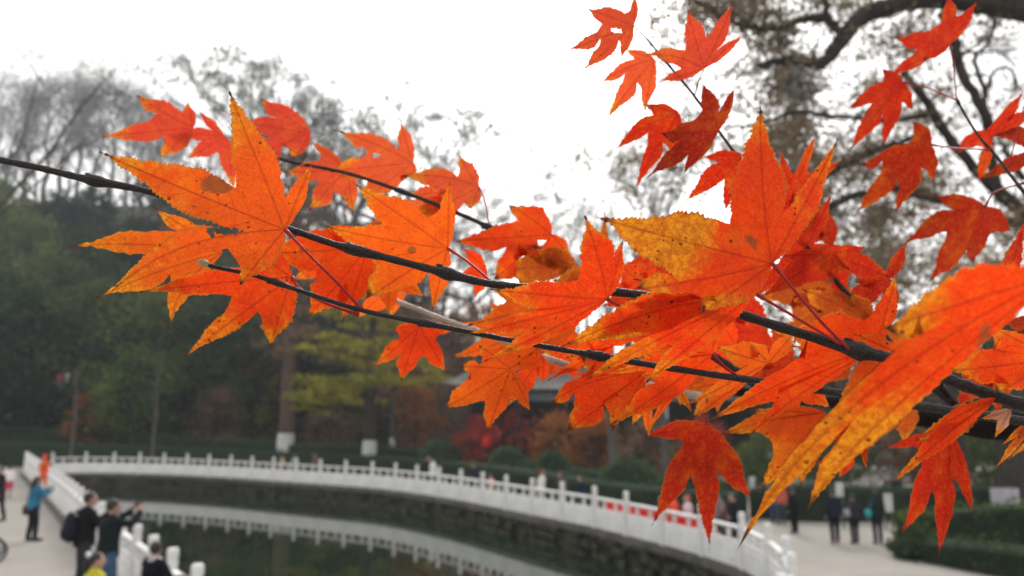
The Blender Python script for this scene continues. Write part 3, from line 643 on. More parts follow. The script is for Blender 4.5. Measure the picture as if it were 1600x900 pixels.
for i, (px, ty, w, Y, lb) in enumerate([(1446, 800, 56, 24.4, 'leafy end bush of the farther loose hedge at the right of the plaza'), (1440, 838, 60, 22.2, 'dark leafy end bush of the nearest hedge in the lower right corner')]):
    p = atY(px, ty, Y); root = tag(empty('leafy_bush', (p.x, Y + .6, 0)), lb, 'bush'); r = w / 2 / F * Y * 1.3
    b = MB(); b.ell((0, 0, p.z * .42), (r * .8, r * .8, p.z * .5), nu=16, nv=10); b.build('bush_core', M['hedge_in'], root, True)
    tag(obj('leaves', dense_crown(p.z, r, 60, 60, .12, M['ever_light' if i == 0 else 'hedge'], 300 + i, .02, 0, r * .3, .8), root), kind='stuff')
for px, Y, s, k, lb in ((655, 78, 1.25, 0, 'grey-brown autumn tree directly behind the pale twig'), (705, 76, 1.3, 1, 'taller grey-brown autumn tree right of the yellow-green tree'), (752, 80, 1.35, 2, 'rusty autumn tree behind the lower middle leaves'), (800, 78, 1.1, 3, 'green tree behind the left end of the pavilion'), (850, 80, 1.2, 0, 'brown autumn tree rising behind the middle of the pavilion')):
    X = XofP(px, Y); tree('autumn_tree', X, Y, hill(X, Y) - .3, EVT, (BR + OL)[k], lb, None, s)
# ------------------------------------------------------------------ maple spray in the foreground
def leaf_material():
    m, t, o = newmat('maple_leaf'); L = t.links
    at_ = N(t, 'ShaderNodeAttribute', attribute_name='leafmap'); sp = N(t, 'ShaderNodeSeparateColor'); L.new(at_.outputs['Color'], sp.inputs[0])
    T, E, R = sp.outputs[0], sp.outputs[1], sp.outputs[2]        # 0 base..1 tip, 0 midrib..1 margin, distance from rib (m*10)
    AL = at_.outputs['Alpha']                                    # distance along rib (m*10)
    oi = N(t, 'ShaderNodeObjectInfo'); g0 = N(t, 'ShaderNodeTexCoord').outputs['Object']
    cb = N(t, 'ShaderNodeCombineXYZ'); L.new(mth(t, 'MULTIPLY', oi.outputs['Random'], 3.0), cb.inputs[0]); L.new(mth(t, 'MULTIPLY', oi.outputs['Random'], 1.7), cb.inputs[1])
    va = N(t, 'ShaderNodeVectorMath', operation='ADD'); L.new(g0, va.inputs[0]); L.new(cb.outputs[0], va.inputs[1]); g = va.outputs[0]
    core = oi.outputs['Color']; ly_ = N(t, 'ShaderNodeAttribute', attribute_name='lobeyel'); YL = mth(t, 'ADD', oi.outputs['Alpha'], ly_.outputs['Fac'])
    n1 = noise(t, g, 60, 4, .6); n2 = noise(t, g, 220, 3, .6); n3 = noise(t, g, 1100, 3, .8); n5 = noise(t, g, 420, 3, .7)
    # yellowing from tips and margins inward, with uneven fronts
    f = mth(t, 'ADD', mth(t, 'MULTIPLY', mth(t, 'POWER', T, 1.8), 1.05), mth(t, 'MULTIPLY', mth(t, 'POWER', E, 3.0), 0.35))
    f = mth(t, 'ADD', f, mth(t, 'MULTIPLY', mth(t, 'SUBTRACT', n1, 0.5), 1.1))
    f = mth(t, 'ADD', f, mth(t, 'MULTIPLY', mth(t, 'SUBTRACT', n2, 0.5), 0.5))
    f = mth(t, 'ADD', f, mth(t, 'MULTIPLY', mth(t, 'SUBTRACT', YL, 0.5), 1.2))
    fy = sm(t, f, 0.34, 0.98)
    yel = mixc(t, sm(t, n5, .38, .64), (0.62, 0.20, 0.012), (0.92, 0.42, 0.016))
    col = mixc(t, fy, core, yel)
    bright = mixc(t, sm(t, n1, .45, .8), col, mixc(t, 0.32, col, (1.0, 0.26, 0.015)))
    bright = mixc(t, mth(t, 'MULTIPLY', sm(t, n5, .5, .66), 0.26), bright, mixc(t, 0.6, bright, (1.0, 0.30, 0.02)))
    col = mixc(t, mth(t, 'MULTIPLY', mth(t, 'SUBTRACT', 1.0, sm(t, n3, .36, .6)), 0.42), bright, mixc(t, 0.6, bright, (0.3, 0.015, 0.006)))
    # veins: midrib, side veins leaving it at an angle, fine net
    mid = mth(t, 'SUBTRACT', 1.0, sm(t, R, 0.001, 0.007))
    s = mth(t, 'FRACT', mth(t, 'MULTIPLY', mth(t, 'ADD', mth(t, 'SUBTRACT', AL, mth(t, 'MULTIPLY', R, 1.05)), mth(t, 'MULTIPLY', n1, 0.12)), 13.0))
    side = mth(t, 'SUBTRACT', 1.0, sm(t, mth(t, 'ABSOLUTE', mth(t, 'SUBTRACT', s, 0.5)), 0.03, 0.10))
    vor = N(t, 'ShaderNodeTexVoronoi', feature='DISTANCE_TO_EDGE'); vor.inputs['Scale'].default_value = 520; L.new(g, vor.inputs['Vector'])
    net = mth(t, 'SUBTRACT', 1.0, sm(t, vor.outputs[0], 0.02, 0.12))
    col = mixc(t, mth(t, 'MULTIPLY', net, 0.22), col, mixc(t, 0.4, col, (1.0, 0.3, 0.05)))
    col = mixc(t, mth(t, 'MULTIPLY', side, mth(t, 'MULTIPLY', n2, 0.26)), col, mixc(t, 0.6, col, (0.32, 0.02, 0.012)))
    col = mixc(t, mth(t, 'MULTIPLY', mid, 0.42), col, mixc(t, 0.75, col, (0.25, 0.012, 0.012)))
    shade = sm(t, noise(t, g, 95, 3, .6), .38, .62); col = mixc(t, mth(t, 'MULTIPLY', mth(t, 'SUBTRACT', 1.0, shade), 0.30), col, mixc(t, 0.55, col, (0.4, 0.02, 0.008)))
    # specks, blotches and withered tips
    v2 = N(t, 'ShaderNodeTexVoronoi'); v2.inputs['Scale'].default_value = 330; v2.inputs['Randomness'].default_value = 1; L.new(g, v2.inputs['Vector'])
    vs_ = N(t, 'ShaderNodeSeparateColor'); L.new(v2.outputs['Color'], vs_.inputs[0]); vr = mth(t, 'POWER', vs_.outputs[0], 1.6)
    spk = mth(t, 'MULTIPLY', mth(t, 'LESS_THAN', v2.outputs['Distance'], mth(t, 'MULTIPLY', vr, 0.26)), sm(t, mth(t, 'ADD', n1, mth(t, 'MULTIPLY', f, 0.16)), 0.54, 0.62))
    col = mixc(t, mth(t, 'MULTIPLY', spk, 0.8), col, (0.09, 0.02, 0.008))
    n4 = noise(t, g, 38, 3, .65); bt = N(t, 'ShaderNodeAttribute', attribute_name='blot'); bl = sm(t, mth(t, 'ADD', n4, mth(t, 'MULTIPLY', bt.outputs['Fac'], mth(t, 'ADD', 0.25, mth(t, 'MULTIPLY', n5, .3)))), 0.665, 0.72)
    col = mixc(t, mth(t, 'MULTIPLY', bl, 0.75), col, mixc(t, n5, (0.10, 0.03, 0.014), (0.3, 0.12, 0.04)))
    tip = sm(t, mth(t, 'ADD', T, mth(t, 'MULTIPLY', mth(t, 'SUBTRACT', n2, .5), 0.08)), 0.865, 0.925)
    col = mixc(t, mth(t, 'MULTIPLY', tip, 0.92), col, (0.05, 0.018, 0.014))
    col = mixc(t, mth(t, 'MULTIPLY', sm(t, mth(t, 'ADD', E, mth(t, 'MULTIPLY', n1, .9)), 1.28, 1.42), 0.75), col, mixc(t, n5, (0.5, 0.17, 0.015), (0.30, 0.075, 0.012)))
    rim = sm(t, E, 0.95, 1.0)
    col = mixc(t, mth(t, 'MULTIPLY', rim, 0.45), col, (0.95, 0.42, 0.07))
    p = N(t, 'ShaderNodeBsdfPrincipled'); L.new(col, p.inputs['Base Color']); p.inputs['Roughness'].default_value = 0.5; p.inputs['Specular IOR Level'].default_value = 0.22
    tr = N(t, 'ShaderNodeBsdfTranslucent'); L.new(col, tr.inputs[0])
    bm_ = N(t, 'ShaderNodeBump'); bm_.inputs['Strength'].default_value = 0.5; bm_.inputs['Distance'].default_value = 0.0006
    h = mth(t, 'ADD', mth(t, 'MULTIPLY', side, -0.7), mth(t, 'ADD', mth(t, 'MULTIPLY', mid, -1.5), mth(t, 'MULTIPLY', n2, 1.2)))
    L.new(h, bm_.inputs['Height']); L.new(bm_.outputs[0], p.inputs['Normal']); L.new(bm_.outputs[0], tr.inputs['Normal'])
    mx = N(t, 'ShaderNodeMixShader'); mx.inputs[0].default_value = 0.68; L.new(p.outputs[0], mx.inputs[1]); L.new(tr.outputs[0], mx.inputs[2]); L.new(mx.outputs[0], o.inputs[0])
    return m
M['leaf'] = leaf_material()
M['petiole'] = rough_mat('red_petiole', (0.2, 0.008, 0.008), (0.42, 0.022, 0.018), 60, 0.45, 0.15, 0.25, fine=400)
M['twig'] = rough_mat('dark_twig', (0.004, 0.0025, 0.0025), (0.016, 0.01, 0.009), 90, 0.5, 0.5, 0.4, fine=700)
M['twig_pale'] = rough_mat('pale_twig', (0.22, 0.18, 0.14), (0.42, 0.37, 0.3), 60, 0.45, 0.25, 0.5, fine=500)
M['bud'] = rough_mat('bud_scale', (0.18, 0.15, 0.06), (0.45, 0.42, 0.2), 200, 0.5, 0.2, 0.4, fine=900)
M['limb'] = rough_mat('black_limb', (0.003, 0.002, 0.002), (0.012, 0.008, 0.007), 30, 0.8, 0.5, 0.2, fine=200)
CC_ = {'o': (0.88, 0.125, 0.010), 'ro': (0.86, 0.052, 0.005), 'r': (0.54, 0.012, 0.005), 'dr': (0.31, 0.008, 0.004), 'p': (0.76, 0.10, 0.035), 'pr': (0.64, 0.055, 0.03), 'y': (0.82, 0.24, 0.012), 'br': (0.40, 0.07, 0.01)}  # pale pinks include lens veil; brown and darkest red partly stand for shade
def leaf(parent, d, base, lobes, sinus=None, col='o', yel=0.5, tilt=None, pet=None, petd=None, rows=None, amp=1.0, curl=0.0, holes=(), ly=None, blot=()):
    bx, by = base; B = np.array([bx, by], float); rl = random.Random(int(bx * 13 + by * 7)); nl = len(lobes)
    tips = [np.array(l[:2], float) for l in lobes]; lens = [np.linalg.norm(t - B) for t in tips]; Lm = max(lens)
    if parent in (BE, BF): lobes = [tuple([q[0], q[1]] + [w * .88 for w in q[2:4]] + list(q[4:])) for q in lobes]
    if rows is None: rows = 66 if d < .36 else 40
    if tilt is None: tilt = (rl.uniform(-4, 4), rl.uniform(-3, 5))   # per 10000 px
    gx, gy = tilt[0] * 1e-4, tilt[1] * 1e-4
    sinus = list(sinus) if sinus else [None] * (nl - 1); S = []
    for i in range(nl - 1):
        s = sinus[i]
        if s is None or isinstance(s, float):
            k = s if s else 0.36; u = (tips[i] - B) / lens[i]; v = (tips[i + 1] - B) / lens[i + 1]; w = u + v; nw = np.linalg.norm(w)
            ang = math.acos(max(-1, min(1, float(u @ v)))); k *= 1.0 if ang < 1.3 else 0.55
            w = w / nw if nw > .1 else np.array([-u[1], u[0]]); S.append(B + w * k * min(lens[i], lens[i + 1]))
        else: S.append(np.array(s, float))
    mper = d / F                            # metres per pixel
    p1, p2, p3 = rl.uniform(0, 6), rl.uniform(0, 6), rl.uniform(0, 6)
    def depth(x, y, lift):
        q = d * (1 + gx * (x - bx) + gy * (y - by)); k = 1 / max(Lm, 60)
        rip = 0.012 * Lm * mper * (math.sin((x * 9 + y * 5) * k + p1) + math.sin((y * 11 - x * 6) * k + p2) + .6 * math.sin((x + y) * 21 * k + p3))
        return q + rip + lift
    VS = []; FS = []; AT = []; LY = []; BT = []
    for i, l in enumerate(lobes):
        T = tips[i]; wa = l[2]; wb = l[3] if len(l) > 3 and l[3] else wa; c = np.array(l[4:6], float) if len(l) > 5 else (B + T) / 2 + np.array([rl.uniform(-1, 1), rl.uniform(-1, 1)]) * lens[i] * .03
        us = np.linspace(0, 1, rows + 1); A = ((1 - us) ** 2)[:, None] * B + (2 * us * (1 - us))[:, None] * c + (us ** 2)[:, None] * T
        D = np.gradient(A, axis=0); D /= np.linalg.norm(D, axis=1)[:, None] + 1e-9; Nn = np.stack([-D[:, 1], D[:, 0]], 1)
        sides = []
        for sgn, w, s in ((-1, wa, S[i - 1] if i > 0 else None), (1, wb, S[i] if i < nl - 1 else None)):
            if s is not None:
                j = int(np.argmin(((A - s) ** 2).sum(1))); j = max(2, min(j, int(rows * .75))); uS = us[j]; hS = float((s - A[j]) @ Nn[j]) * sgn; hS = max(hS, 0.5)
            else: uS, hS, j = 0.0, 0.0, 0
            um = max(0.46, uS + 0.14); um = min(um, .85); w = max(w, 1.0); pts = []; teeth = max(6, int(lens[i] / (7.5 if Lm > 150 else 6)));
            for k, u in enumerate(us):
                if u < uS:
                    q = u / uS; P = B + (s - B) * q; real = 0.0
                else:
                    if u < um:
                        q = (u - uS) / (um - uS + 1e-9); h = hS + (w - hS) * math.sin(q * math.pi / 2) ** (0.9 if s is not None else .8)
                        if s is None: h = w * math.sin(min(1, u / um) * math.pi / 2) ** .8
                    else:
                        v = (u - um) / (1 - um); h = w * ((0.5 * (1 + math.cos(math.pi * v))) ** 1.15 * .93 + .07 * (1 - v))
                    grow = min(1, (u - uS) * 6) * min(1, (1 - u) * 5 + .15)
                    fr = (u * teeth + .3 * math.sin(u * 31 + p1 * 3)) % 1.0
                    saw = (fr ** 1.6 - 0.4) * 0.17 + 0.035 * math.sin(u * 57 + p2 + sgn) + .05 * math.sin(u * 17 + p3 * sgn)
                    h += amp * w * saw * grow
                    P = A[k] + Nn[k] * sgn * max(h, 0) - D[k] * (0.05 * w * fr * grow * amp); real = min(1, (u - uS) * 8)
                pts.append((P, real))
            sides.append(pts)
        n0 = len(VS); cur = rl.uniform(-.05, .10) * lens[i] * mper + curl * lens[i] * mper
        fr_ = (1.0, 0.86, 0.55, 0.25)
        for k in range(rows + 1):
            row = [(sides[0][k][0], f, sides[0][k][1]) for f in fr_] + [(A[k], 0.0, 1)] + [(sides[1][k][0], f, sides[1][k][1]) for f in reversed(fr_)]
            for Pq, f, real in row:
                P = A[k] + (Pq - A[k]) * f; u = us[k]; rib = float(np.linalg.norm(P - A[k]))
                lift = cur * u ** 2 - 0.10 * rib * mper * real * (1 if f > 0 else 0) * (0.5 + u)
                VS.append(at(P[0], P[1], depth(P[0], P[1], lift)))
                BT.append(max([0] + [s_ * max(0, 1 - (((P[0] - x_) / rx_) ** 2 + ((P[1] - y_) / ry_) ** 2) ** .5) ** .5 for x_, y_, rx_, ry_, s_ in blot])); LY.append((ly[i] if ly else 0) * min(1, max(0, (u - .15) / .35))); AT.append((u, f * f * real if f < 1 else real, rib * mper * 10, u * lens[i] * mper * 10))
        for k in range(rows):
            for q in range(8): a = n0 + k * 9 + q; FS.append((a, a + 1, a + 10, a + 9))
    o0 = at(bx, by, depth(bx, by, 0)); me = bpy.data.meshes.new('leaf')
    me.from_pydata([tuple(v - o0) for v in VS], [], FS); me.update(); me.materials.append(M['leaf']); me.shade_smooth()
    a = me.attributes.new('leafmap', 'FLOAT_COLOR', 'POINT'); a.data.foreach_set('color', np.array(AT, np.float32).ravel())
    a = me.attributes.new('lobeyel', 'FLOAT', 'POINT'); a.data.foreach_set('value', np.array(LY, np.float32))
    a = me.attributes.new('blot', 'FLOAT', 'POINT'); a.data.foreach_set('value', np.array(BT, np.float32))
    if holes:
        kill = set()
        for f in me.polygons:
            x = sum(VS[i][0] for i in f.vertices) / len(f.vertices)
            cen_ = sum((VS[i] for i in f.vertices), Vector()) / len(f.vertices); r = cen_ - Vector((0, 0, CAM_H)); fy = r.y * CT + r.z * ST; uy = -r.y * ST + r.z * CT
            X_, Y_ = 800 + r.x / fy * F, 450 - uy / fy * F
            for hx, hy, ha, hb, hr in holes:
                dx, dy = X_ - hx, Y_ - hy; ca, sa = math.cos(hr), math.sin(hr); e = ((dx * ca + dy * sa) / ha) ** 2 + ((-dx * sa + dy * ca) / hb) ** 2
                if e < 1 + .25 * math.sin(dx * 1.3) : kill.add(f.index)
        bm = bmesh.new(); bm.from_mesh(me); bm.faces.ensure_lookup_table(); bmesh.ops.delete(bm, geom=[bm.faces[i] for i in kill], context='FACES'); bm.to_mesh(me); bm.free()
    o = obj('leaf', me, parent, o0 - parent.location)
    c = CC_[col] if isinstance(col, str) else col; v = rl.uniform(.93, 1.07); o.color = (min(1, c[0] * v), c[1] * rl.uniform(.85, 1.15), c[2], max(0, min(1, yel - (.12 if col in ('r', 'dr') else 0))))
    if pet:
        pts = [Vector((0, 0, 0))]; e = petd or d; m = len(pet)
        PP = [at(bx, by, depth(bx, by, 0))] + [at(x, y, d + (e - d) * (i + 1) / m) for i, (x, y) in enumerate(pet)]
        CP = catmull([p - o0 for p in PP], 8); b = MB(); k = len(CP); r0 = 0.00062 if Lm > 150 else 0.00045
        b.tube(CP, [r0 * (1.5 if i < 3 else 1.0) * (1 + .9 * max(0, i / k - .85) / .15) for i in range(k)], 8); b.build('petiole', M['petiole'], o, True)
    return o
def branch(name, label, stems, group=None):
    # stems: list of (px points (x, y, depth), r_start, r_end in px of the photograph, material, nodes)
    x0, y0, d0 = stems[0][0][0]; root = tag(empty(name, at(x0, y0, d0)), label, 'branch', group); ro = root.location.copy()
    for pts, ra, rb, mat, nodes in stems:
        C = catmull([at(x, y, d) - ro for x, y, d in pts], 14); m = len(C); b = MB(); D = [pts[min(len(pts) - 1, i * (len(pts) - 1) // max(1, m - 1))][2] for i in range(m)]
        rad = []; rq = random.Random(int(x0 + ra * 10))
        for i in range(m):
            u = i / (m - 1); r = (ra + (rb - ra) * u ** 2.4) * D[i] / F * (1 + .05 * math.sin(i * .9) + .03 * rq.gauss(0, 1))
            for nn in nodes:
                r *= 1 + 0.55 * math.exp(-((u - nn) * 110) ** 2) + .25 * math.exp(-((u - nn - .006) * 60) ** 2)
            rad.append(r)
        b.tube(C, rad, 12); b.build('stem', mat, root, True)
        for nn in nodes:
            i = int(nn * (m - 1)); t = (C[min(m - 1, i + 1)] - C[max(0, i - 1)]).normalized(); r = rad[i] * .8
            bb = MB(); s = random.choice((-1, 1)); up = t.cross(Vector((0, 1, 0))).normalized() * s
            bb.tube([C[i] + up * r * .5 - t * r * .6, C[i] + up * r * 1.0 - t * r * 1.3, C[i] + up * r * 1.15 - t * r * 2.0], [r * .6, r * .45, r * .08], 8); bb.build('bud', M['twig'], root, True)
    return root
BE = BF = None
BA = branch('maple_branch', 'long smooth dark maple branch crossing from left edge to lower right, bearing the largest leaves',
  [([(-30, 242, .345), (0, 250, .345), (60, 262, .347), (140, 281, .35), (232, 299, .352), (340, 330, .354), (450, 358, .356), (530, 384, .358), (612, 405, .36), (690, 425, .36), (770, 444, .36), (870, 452, .362), (960, 456, .36), (1030, 465, .352), (1100, 474, .342), (1210, 508, .336), (1340, 548, .33), (1400, 562, .325), (1470, 588, .318), (1540, 614, .31), (1640, 645, .3)], 5.2, 10.5, M['twig'], (.155, .365, .455, .80))])
BB = branch('maple_branch', 'lower dark maple twig ending in a pale bud, running below the long branch',
  [([(318, 411, .33), (340, 418, .33), (400, 431, .332), (480, 458, .334), (570, 486, .336), (690, 510, .34), (800, 532, .345), (910, 552, .352), (1040, 574, .36), (1160, 592, .37), (1260, 606, .38), (1420, 632, .39), (1640, 664, .4)], 3.4, 8, M['twig'], (.20, .40, .60))])
bb = MB(); q = at(318, 411, .33) - BB.location; ax = (at(308, 407, .33) - at(340, 418, .33)).normalized(); bb.tube([q - ax * .003, q, q + ax * .0016, q + ax * .0028], [.0009, .0017, .0013, .0003], 10); bb.build('bud', M['bud'], BB, True)
BC = branch('maple_branch', 'thin blurred upper maple twig carrying the paler leaves behind the big left leaf',
  [([(405, 236, .56), (450, 252, .56), (540, 270, .55), (630, 300, .54), (722, 336, .53), (800, 372, .52), (880, 408, .51), (960, 452, .5), (1060, 520, .49), (1180, 600, .48)], 2.6, 7, M['twig'], (.33, .5))])
BD = branch('maple_branch', 'pale grey maple twig lying lowest behind the left leaves',
  [([(548, 440, .50), (600, 463, .50), (650, 482, .50), (700, 502, .49), (760, 522, .48), (860, 562, .47), (960, 590, .46), (1100, 620, .45)], 4, 7, M['twig_pale'], (.1,))])
BF = branch('maple_branch', 'slender twig with red leaves at top middle, dropping behind the upright orange leaf',
  [([(1025, 78, .50), (1062, 122, .5), (1085, 150, .5), (1124, 206, .49), (1150, 242, .48), (1200, 310, .47), (1262, 388, .46), (1320, 455, .45), (1370, 510, .44), (1420, 570, .43), (1500, 640, .42)], 1.9, 7, M['twig'], (.5,)),
   ([(990, 40, .5), (1008, 58, .5), (1025, 78, .5)], 1.0, 1.9, M['twig'], ()), ([(1100, 108, .5), (1094, 120, .5), (1085, 150, .5)], .9, 1.2, M['twig'], ())])
BE = branch('maple_branch', 'twig with the deep red leaves at the upper right corner, ending in a red bud',
  [([(1495, 156, 0.537), (1512, 186, 0.537), (1532, 216, 0.531), (1556, 243, 0.525), (1580, 275, 0.512), (1604, 306, 0.500), (1660, 380, 0.488)], 1.8, 3.6, M['twig'], (.02, .4)),
   ([(1604, 150, 0.512), (1585, 225, 0.512), (1575, 262, 0.512)], .8, 1.3, M['petiole'], ())])
BG = branch('maple_limb', 'thick black maple limb, out of focus, under the leaves at the lower right',
  [([(1040, 588, .78), (1080, 600, .76), (1160, 612, .72), (1300, 628, .68), (1420, 648, .64), (1520, 662, .61), (1660, 676, .57)], 7, 27, M['limb'], ()),
   ([(1120, 548, .6), (1150, 566, .62), (1200, 600, .66), (1260, 620, .68)], 6, 11, M['limb'], ()),
   ([(1458, 604, .36), (1478, 592, .35), (1500, 596, .335)], 6, 8, M['limb'], ()), ([(1466, 600, .4), (1490, 628, .42), (1520, 655, .5)], 5, 8, M['limb'], ())])
l = leaf
# --- left group on the long branch
l(BA, .33, (445, 358), [(372, 450, 22, 11), (166, 464, 20, 25, 262, 362), (144, 232, 34, 37), (353, 130, 37, 28), (490, 251, 15, 12)], [(356, 388), (376, 363), (368, 294), (446, 309)], 'o', .50, (1.5, -1), [(480, 395), (528, 443), (566, 484)], .336, rows=96, blot=((335, 288, 34, 22, 1.0), (300, 324, 14, 8, .5), (190, 440, 40, 24, .6)), holes=((352, 361, 26, 6, .05), (322, 366, 14, 5, .2)))
l(BB, .345, (456, 433), [(421, 548, 22, 22), (275, 567, 16, 17, 372, 492), (204, 458, 17, 22, 330, 440), (392, 385, 24, 20)], [(403, 486), (361, 463), (380, 418)], 'ro', .50, (-2, 2), [(470, 452), (510, 474), (560, 492)], .336, rows=76)
l(BC, .39, (348, 394), [(267, 516, 16, 18, 270, 440), (142, 470, 22, 22, 240, 420), (104, 386, 18, 22, 205, 372), (238, 322, 13, 13)], [(264, 428), (262, 402), (278, 362)], 'o', .60, (2, 1))
l(BC, .43, (575, 385), [(533, 508, 20, 22), (476, 500, 28, 30), (400, 395, 30, 34), (505, 350, 16, 16)], [.5, .55, .5], 'ro', .36)
l(BC, .45, (605, 420), [(668, 466, 12, 14), (607, 495, 15, 16), (530, 440, 14, 16)], [.5, .5], 'o', .42)
l(BC, .385, (700, 388), [(675, 490, 15, 14), (567, 471, 24, 26, 640, 420), (503, 352, 22, 20, 590, 375), (549, 284, 30, 24), (703, 279, 14, 11)], [(668, 425), (590, 402), (625, 357), (668, 340)], 'o', .46, (-1, 2), [(735, 412), (770, 442)], .36, rows=100, blot=((643, 391, 9, 8, 1.2),))
# --- leaves on the upper twig, the lens veil put into their pale colour
l(BC, .58, (302, 200), [(248, 250, 15, 13), (148, 215, 16, 15), (209, 145, 12, 17), (294, 157, 8, 8)], [(256, 212), (244, 176), (284, 176)], 'pr', .42)
l(BC, .60, (352, 214), [(366, 302, 15, 14), (288, 250, 15, 13), (262, 206, 10, 10), (309, 168, 5, 9, 322, 195)], None, 'pr', .38)
l(BC, .59, (485, 207), [(458, 250, 8, 12), (392, 246, 18, 18), (374, 188, 14, 14), (403, 150, 14, 15, 445, 180)], [(440, 228), (425, 215), (432, 185)], 'pr', .36)
l(BC, .57, (542, 264), [(552, 338, 12, 12), (480, 332, 17, 17), (438, 268, 16, 15), (484, 218, 6, 7, 510, 238)], [(520, 300), (498, 282), (500, 250)], 'p', .48)
l(BC, .56, (645, 254), [(648, 276, 5, 8), (572, 312, 16, 18), (512, 268, 18, 17), (524, 203, 15, 15, 590, 222), (624, 184, 13, 10)], [(626, 285), (570, 280), (566, 248), (620, 234)], 'p', .44, holes=((570, 236, 12, 4, .2), (586, 244, 6, 3, 0)))
l(BC, .55, (748, 292), [(736, 328, 9, 12), (640, 345, 20, 20), (622, 276, 16, 13, 690, 266), (715, 240, 10, 12)], [(724, 318), (684, 306), (715, 275)], 'p', .5, pet=[(758, 316), (764, 352)], petd=.535, holes=((668, 296, 22, 5, .1),))
l(BC, .55, (690, 330), [(690, 380, 14, 16), (618, 372, 16, 16), (600, 318, 14, 14)], None, 'p', .45)
l(BC, .52, (862, 366), [(893, 404, 10, 18), (840, 412, 18, 18), (768, 440, 18, 20), (702, 378, 20, 20), (793, 318, 10, 22, 832, 340)], [(872, 400), (800, 402), (790, 386), (808, 344)], 'ro', .30, holes=((846, 379, 7, 4, -.4),))
l(BC, .50, (905, 420), [(868, 440, 20, 14), (760, 432, 24, 20, 830, 410), (830, 385, 20, 18)], None, 'br', .6)
l(BC, .48, (940, 440), [(880, 450, 14, 14), (856, 438, 18, 24), (945, 322, 8, 8)], None, 'br', .55)
l(BC, .49, (845, 470), [(820, 490, 16, 16), (760, 450, 14, 12), (806, 432, 16, 16)], None, 'y', .6)
# --- middle: sharp leaf and those beneath it
l(BA, .325, (949, 467), [(742, 572, 14, 13, 862, 516), (714, 525, 17, 14, 830, 500), (760, 451, 24, 22), (910, 330, 30, 28, 938, 400), (975, 370, 8, 12)], [(856, 512), (858, 482), (903, 438), (959, 408)], 'ro', .46, (-1.5, 2), [(960, 474), (980, 482)], .35, rows=80)
l(BC, .43, (905, 490), [(822, 560, 20, 22), (722, 512, 24, 26, 810, 480), (800, 440, 18, 18)], None, 'o', .40)
l(BD, .42, (797, 576), [(831, 647, 10, 12), (760, 678, 15, 17), (690, 641, 16, 19), (716, 572, 7, 10), (747, 538, 10, 12), (860, 530, 20, 22)], [(800, 618), (757, 626), (728, 594), (750, 572), (790, 545)], 'o', .44)
l(BD, .43, (848, 556), [(848, 602, 10, 10), (790, 640, 16, 16), (745, 575, 16, 16)], None, 'ro', .4)
l(BD, .47, (655, 509), [(712, 518, 9, 9), (700, 585, 12, 15), (626, 600, 15, 16), (579, 576, 11, 12), (614, 511, 7, 7)], [(680, 532), (664, 556), (630, 552), (622, 530)], 'ro', .34, pet=[(668, 500), (690, 505)], petd=.48)
l(BA, .328, (1179, 458), [(997, 609, 17, 17, 1098, 522), (902, 601, 13, 13, 1035, 522), (866, 547, 20, 30, 1000, 478), (984, 435, 14, 12, 1080, 448), (1010, 470, 10, 10)], [(1072, 520), (1020, 522), (1058, 462), (1075, 452)], 'ro', .52, (-1, 2), [(1230, 488), (1300, 530), (1338, 556)], .33, rows=84)
l(BA, .335, (1120, 470), [(880, 543, 24, 24, 990, 500), (975, 468, 20, 20, 1050, 465)], [(1040, 482)], 'y', 1.0, (-1, 1), rows=80, blot=((985, 470, 70, 14, .9), (1088, 462, 26, 9, 1), (940, 512, 14, 8, .8)))
l(BB, .365, (1113, 553), [(946, 670, 20, 21, 1038, 612), (930, 590, 8, 10, 1030, 560), (1000, 528, 10, 10, 1060, 545), (1120, 505, 9, 9)], [(1030, 596), (1050, 560), (1085, 540)], 'ro', .42, (-1, 2), [(1135, 575), (1160, 592)], .37, rows=70)
l(BB, .39, (1200, 567), [(1060, 640, 10, 10), (1115, 540, 20, 22), (1168, 530, 14, 14), (1245, 512, 14, 14)], None, 'o', .56)
l(BB, .41, (1010, 580), [(955, 676, 14, 15), (882, 677, 20, 22, 945, 630), (858, 634, 12, 14, 905, 590), (905, 556, 16, 16)], [(940, 628), (896, 612), (905, 590)], 'ro', .36)
l(BB, .40, (1080, 575), [(1005, 690, 7, 8, 1040, 620), (992, 588, 12, 14), (985, 545, 14, 14)], None, 'o', .45)
l(BB, .42, (1175, 590), [(1078, 662, 9, 10, 1130, 612), (1050, 612, 10, 10)], None, 'o', .48)
l(BB, .43, (1055, 600), [(1083, 648, 6, 7), (1010, 648, 5, 6)], None, 'y', .75)
l(BC, .46, (960, 540), [(880, 560, 18, 20), (846, 600, 9, 9), (905, 520, 18, 18), (990, 500, 16, 16)], None, 'ro', .40)
l(BC, .47, (1080, 520), [(1010, 560, 20, 20), (960, 530, 20, 20), (1000, 470, 24, 22)], None, 'ro', .30)
l(BC, .48, (1010, 450), [(940, 480, 20, 24), (965, 408, 24, 24), (1030, 415, 16, 16)], None, 'ro', .24)
# --- the big focused leaf
l(BA, .315, (1206, 411), [(1092, 492, 26, 18), (984, 452, 16, 20, 1100, 440), (925, 337, 50, 46, 1070, 378), (1188, 151, 50, 36, 1186, 290), (1316, 203, 17, 22, 1258, 320)], [(1102, 470), (1062, 440), (1140, 350), (1221, 336)], 'ro', .42, (1.5, -1.5), [(1240, 452), (1290, 510), (1345, 562)], .33, rows=96, ly=[.2, .1, .75, 0, .1], holes=((1226, 262, 1.6, 3, .3), (1209, 290, 1.5, 3, .2), (1212, 302, 2, 3, .4), (1283, 285, 1.5, 3, .3)))
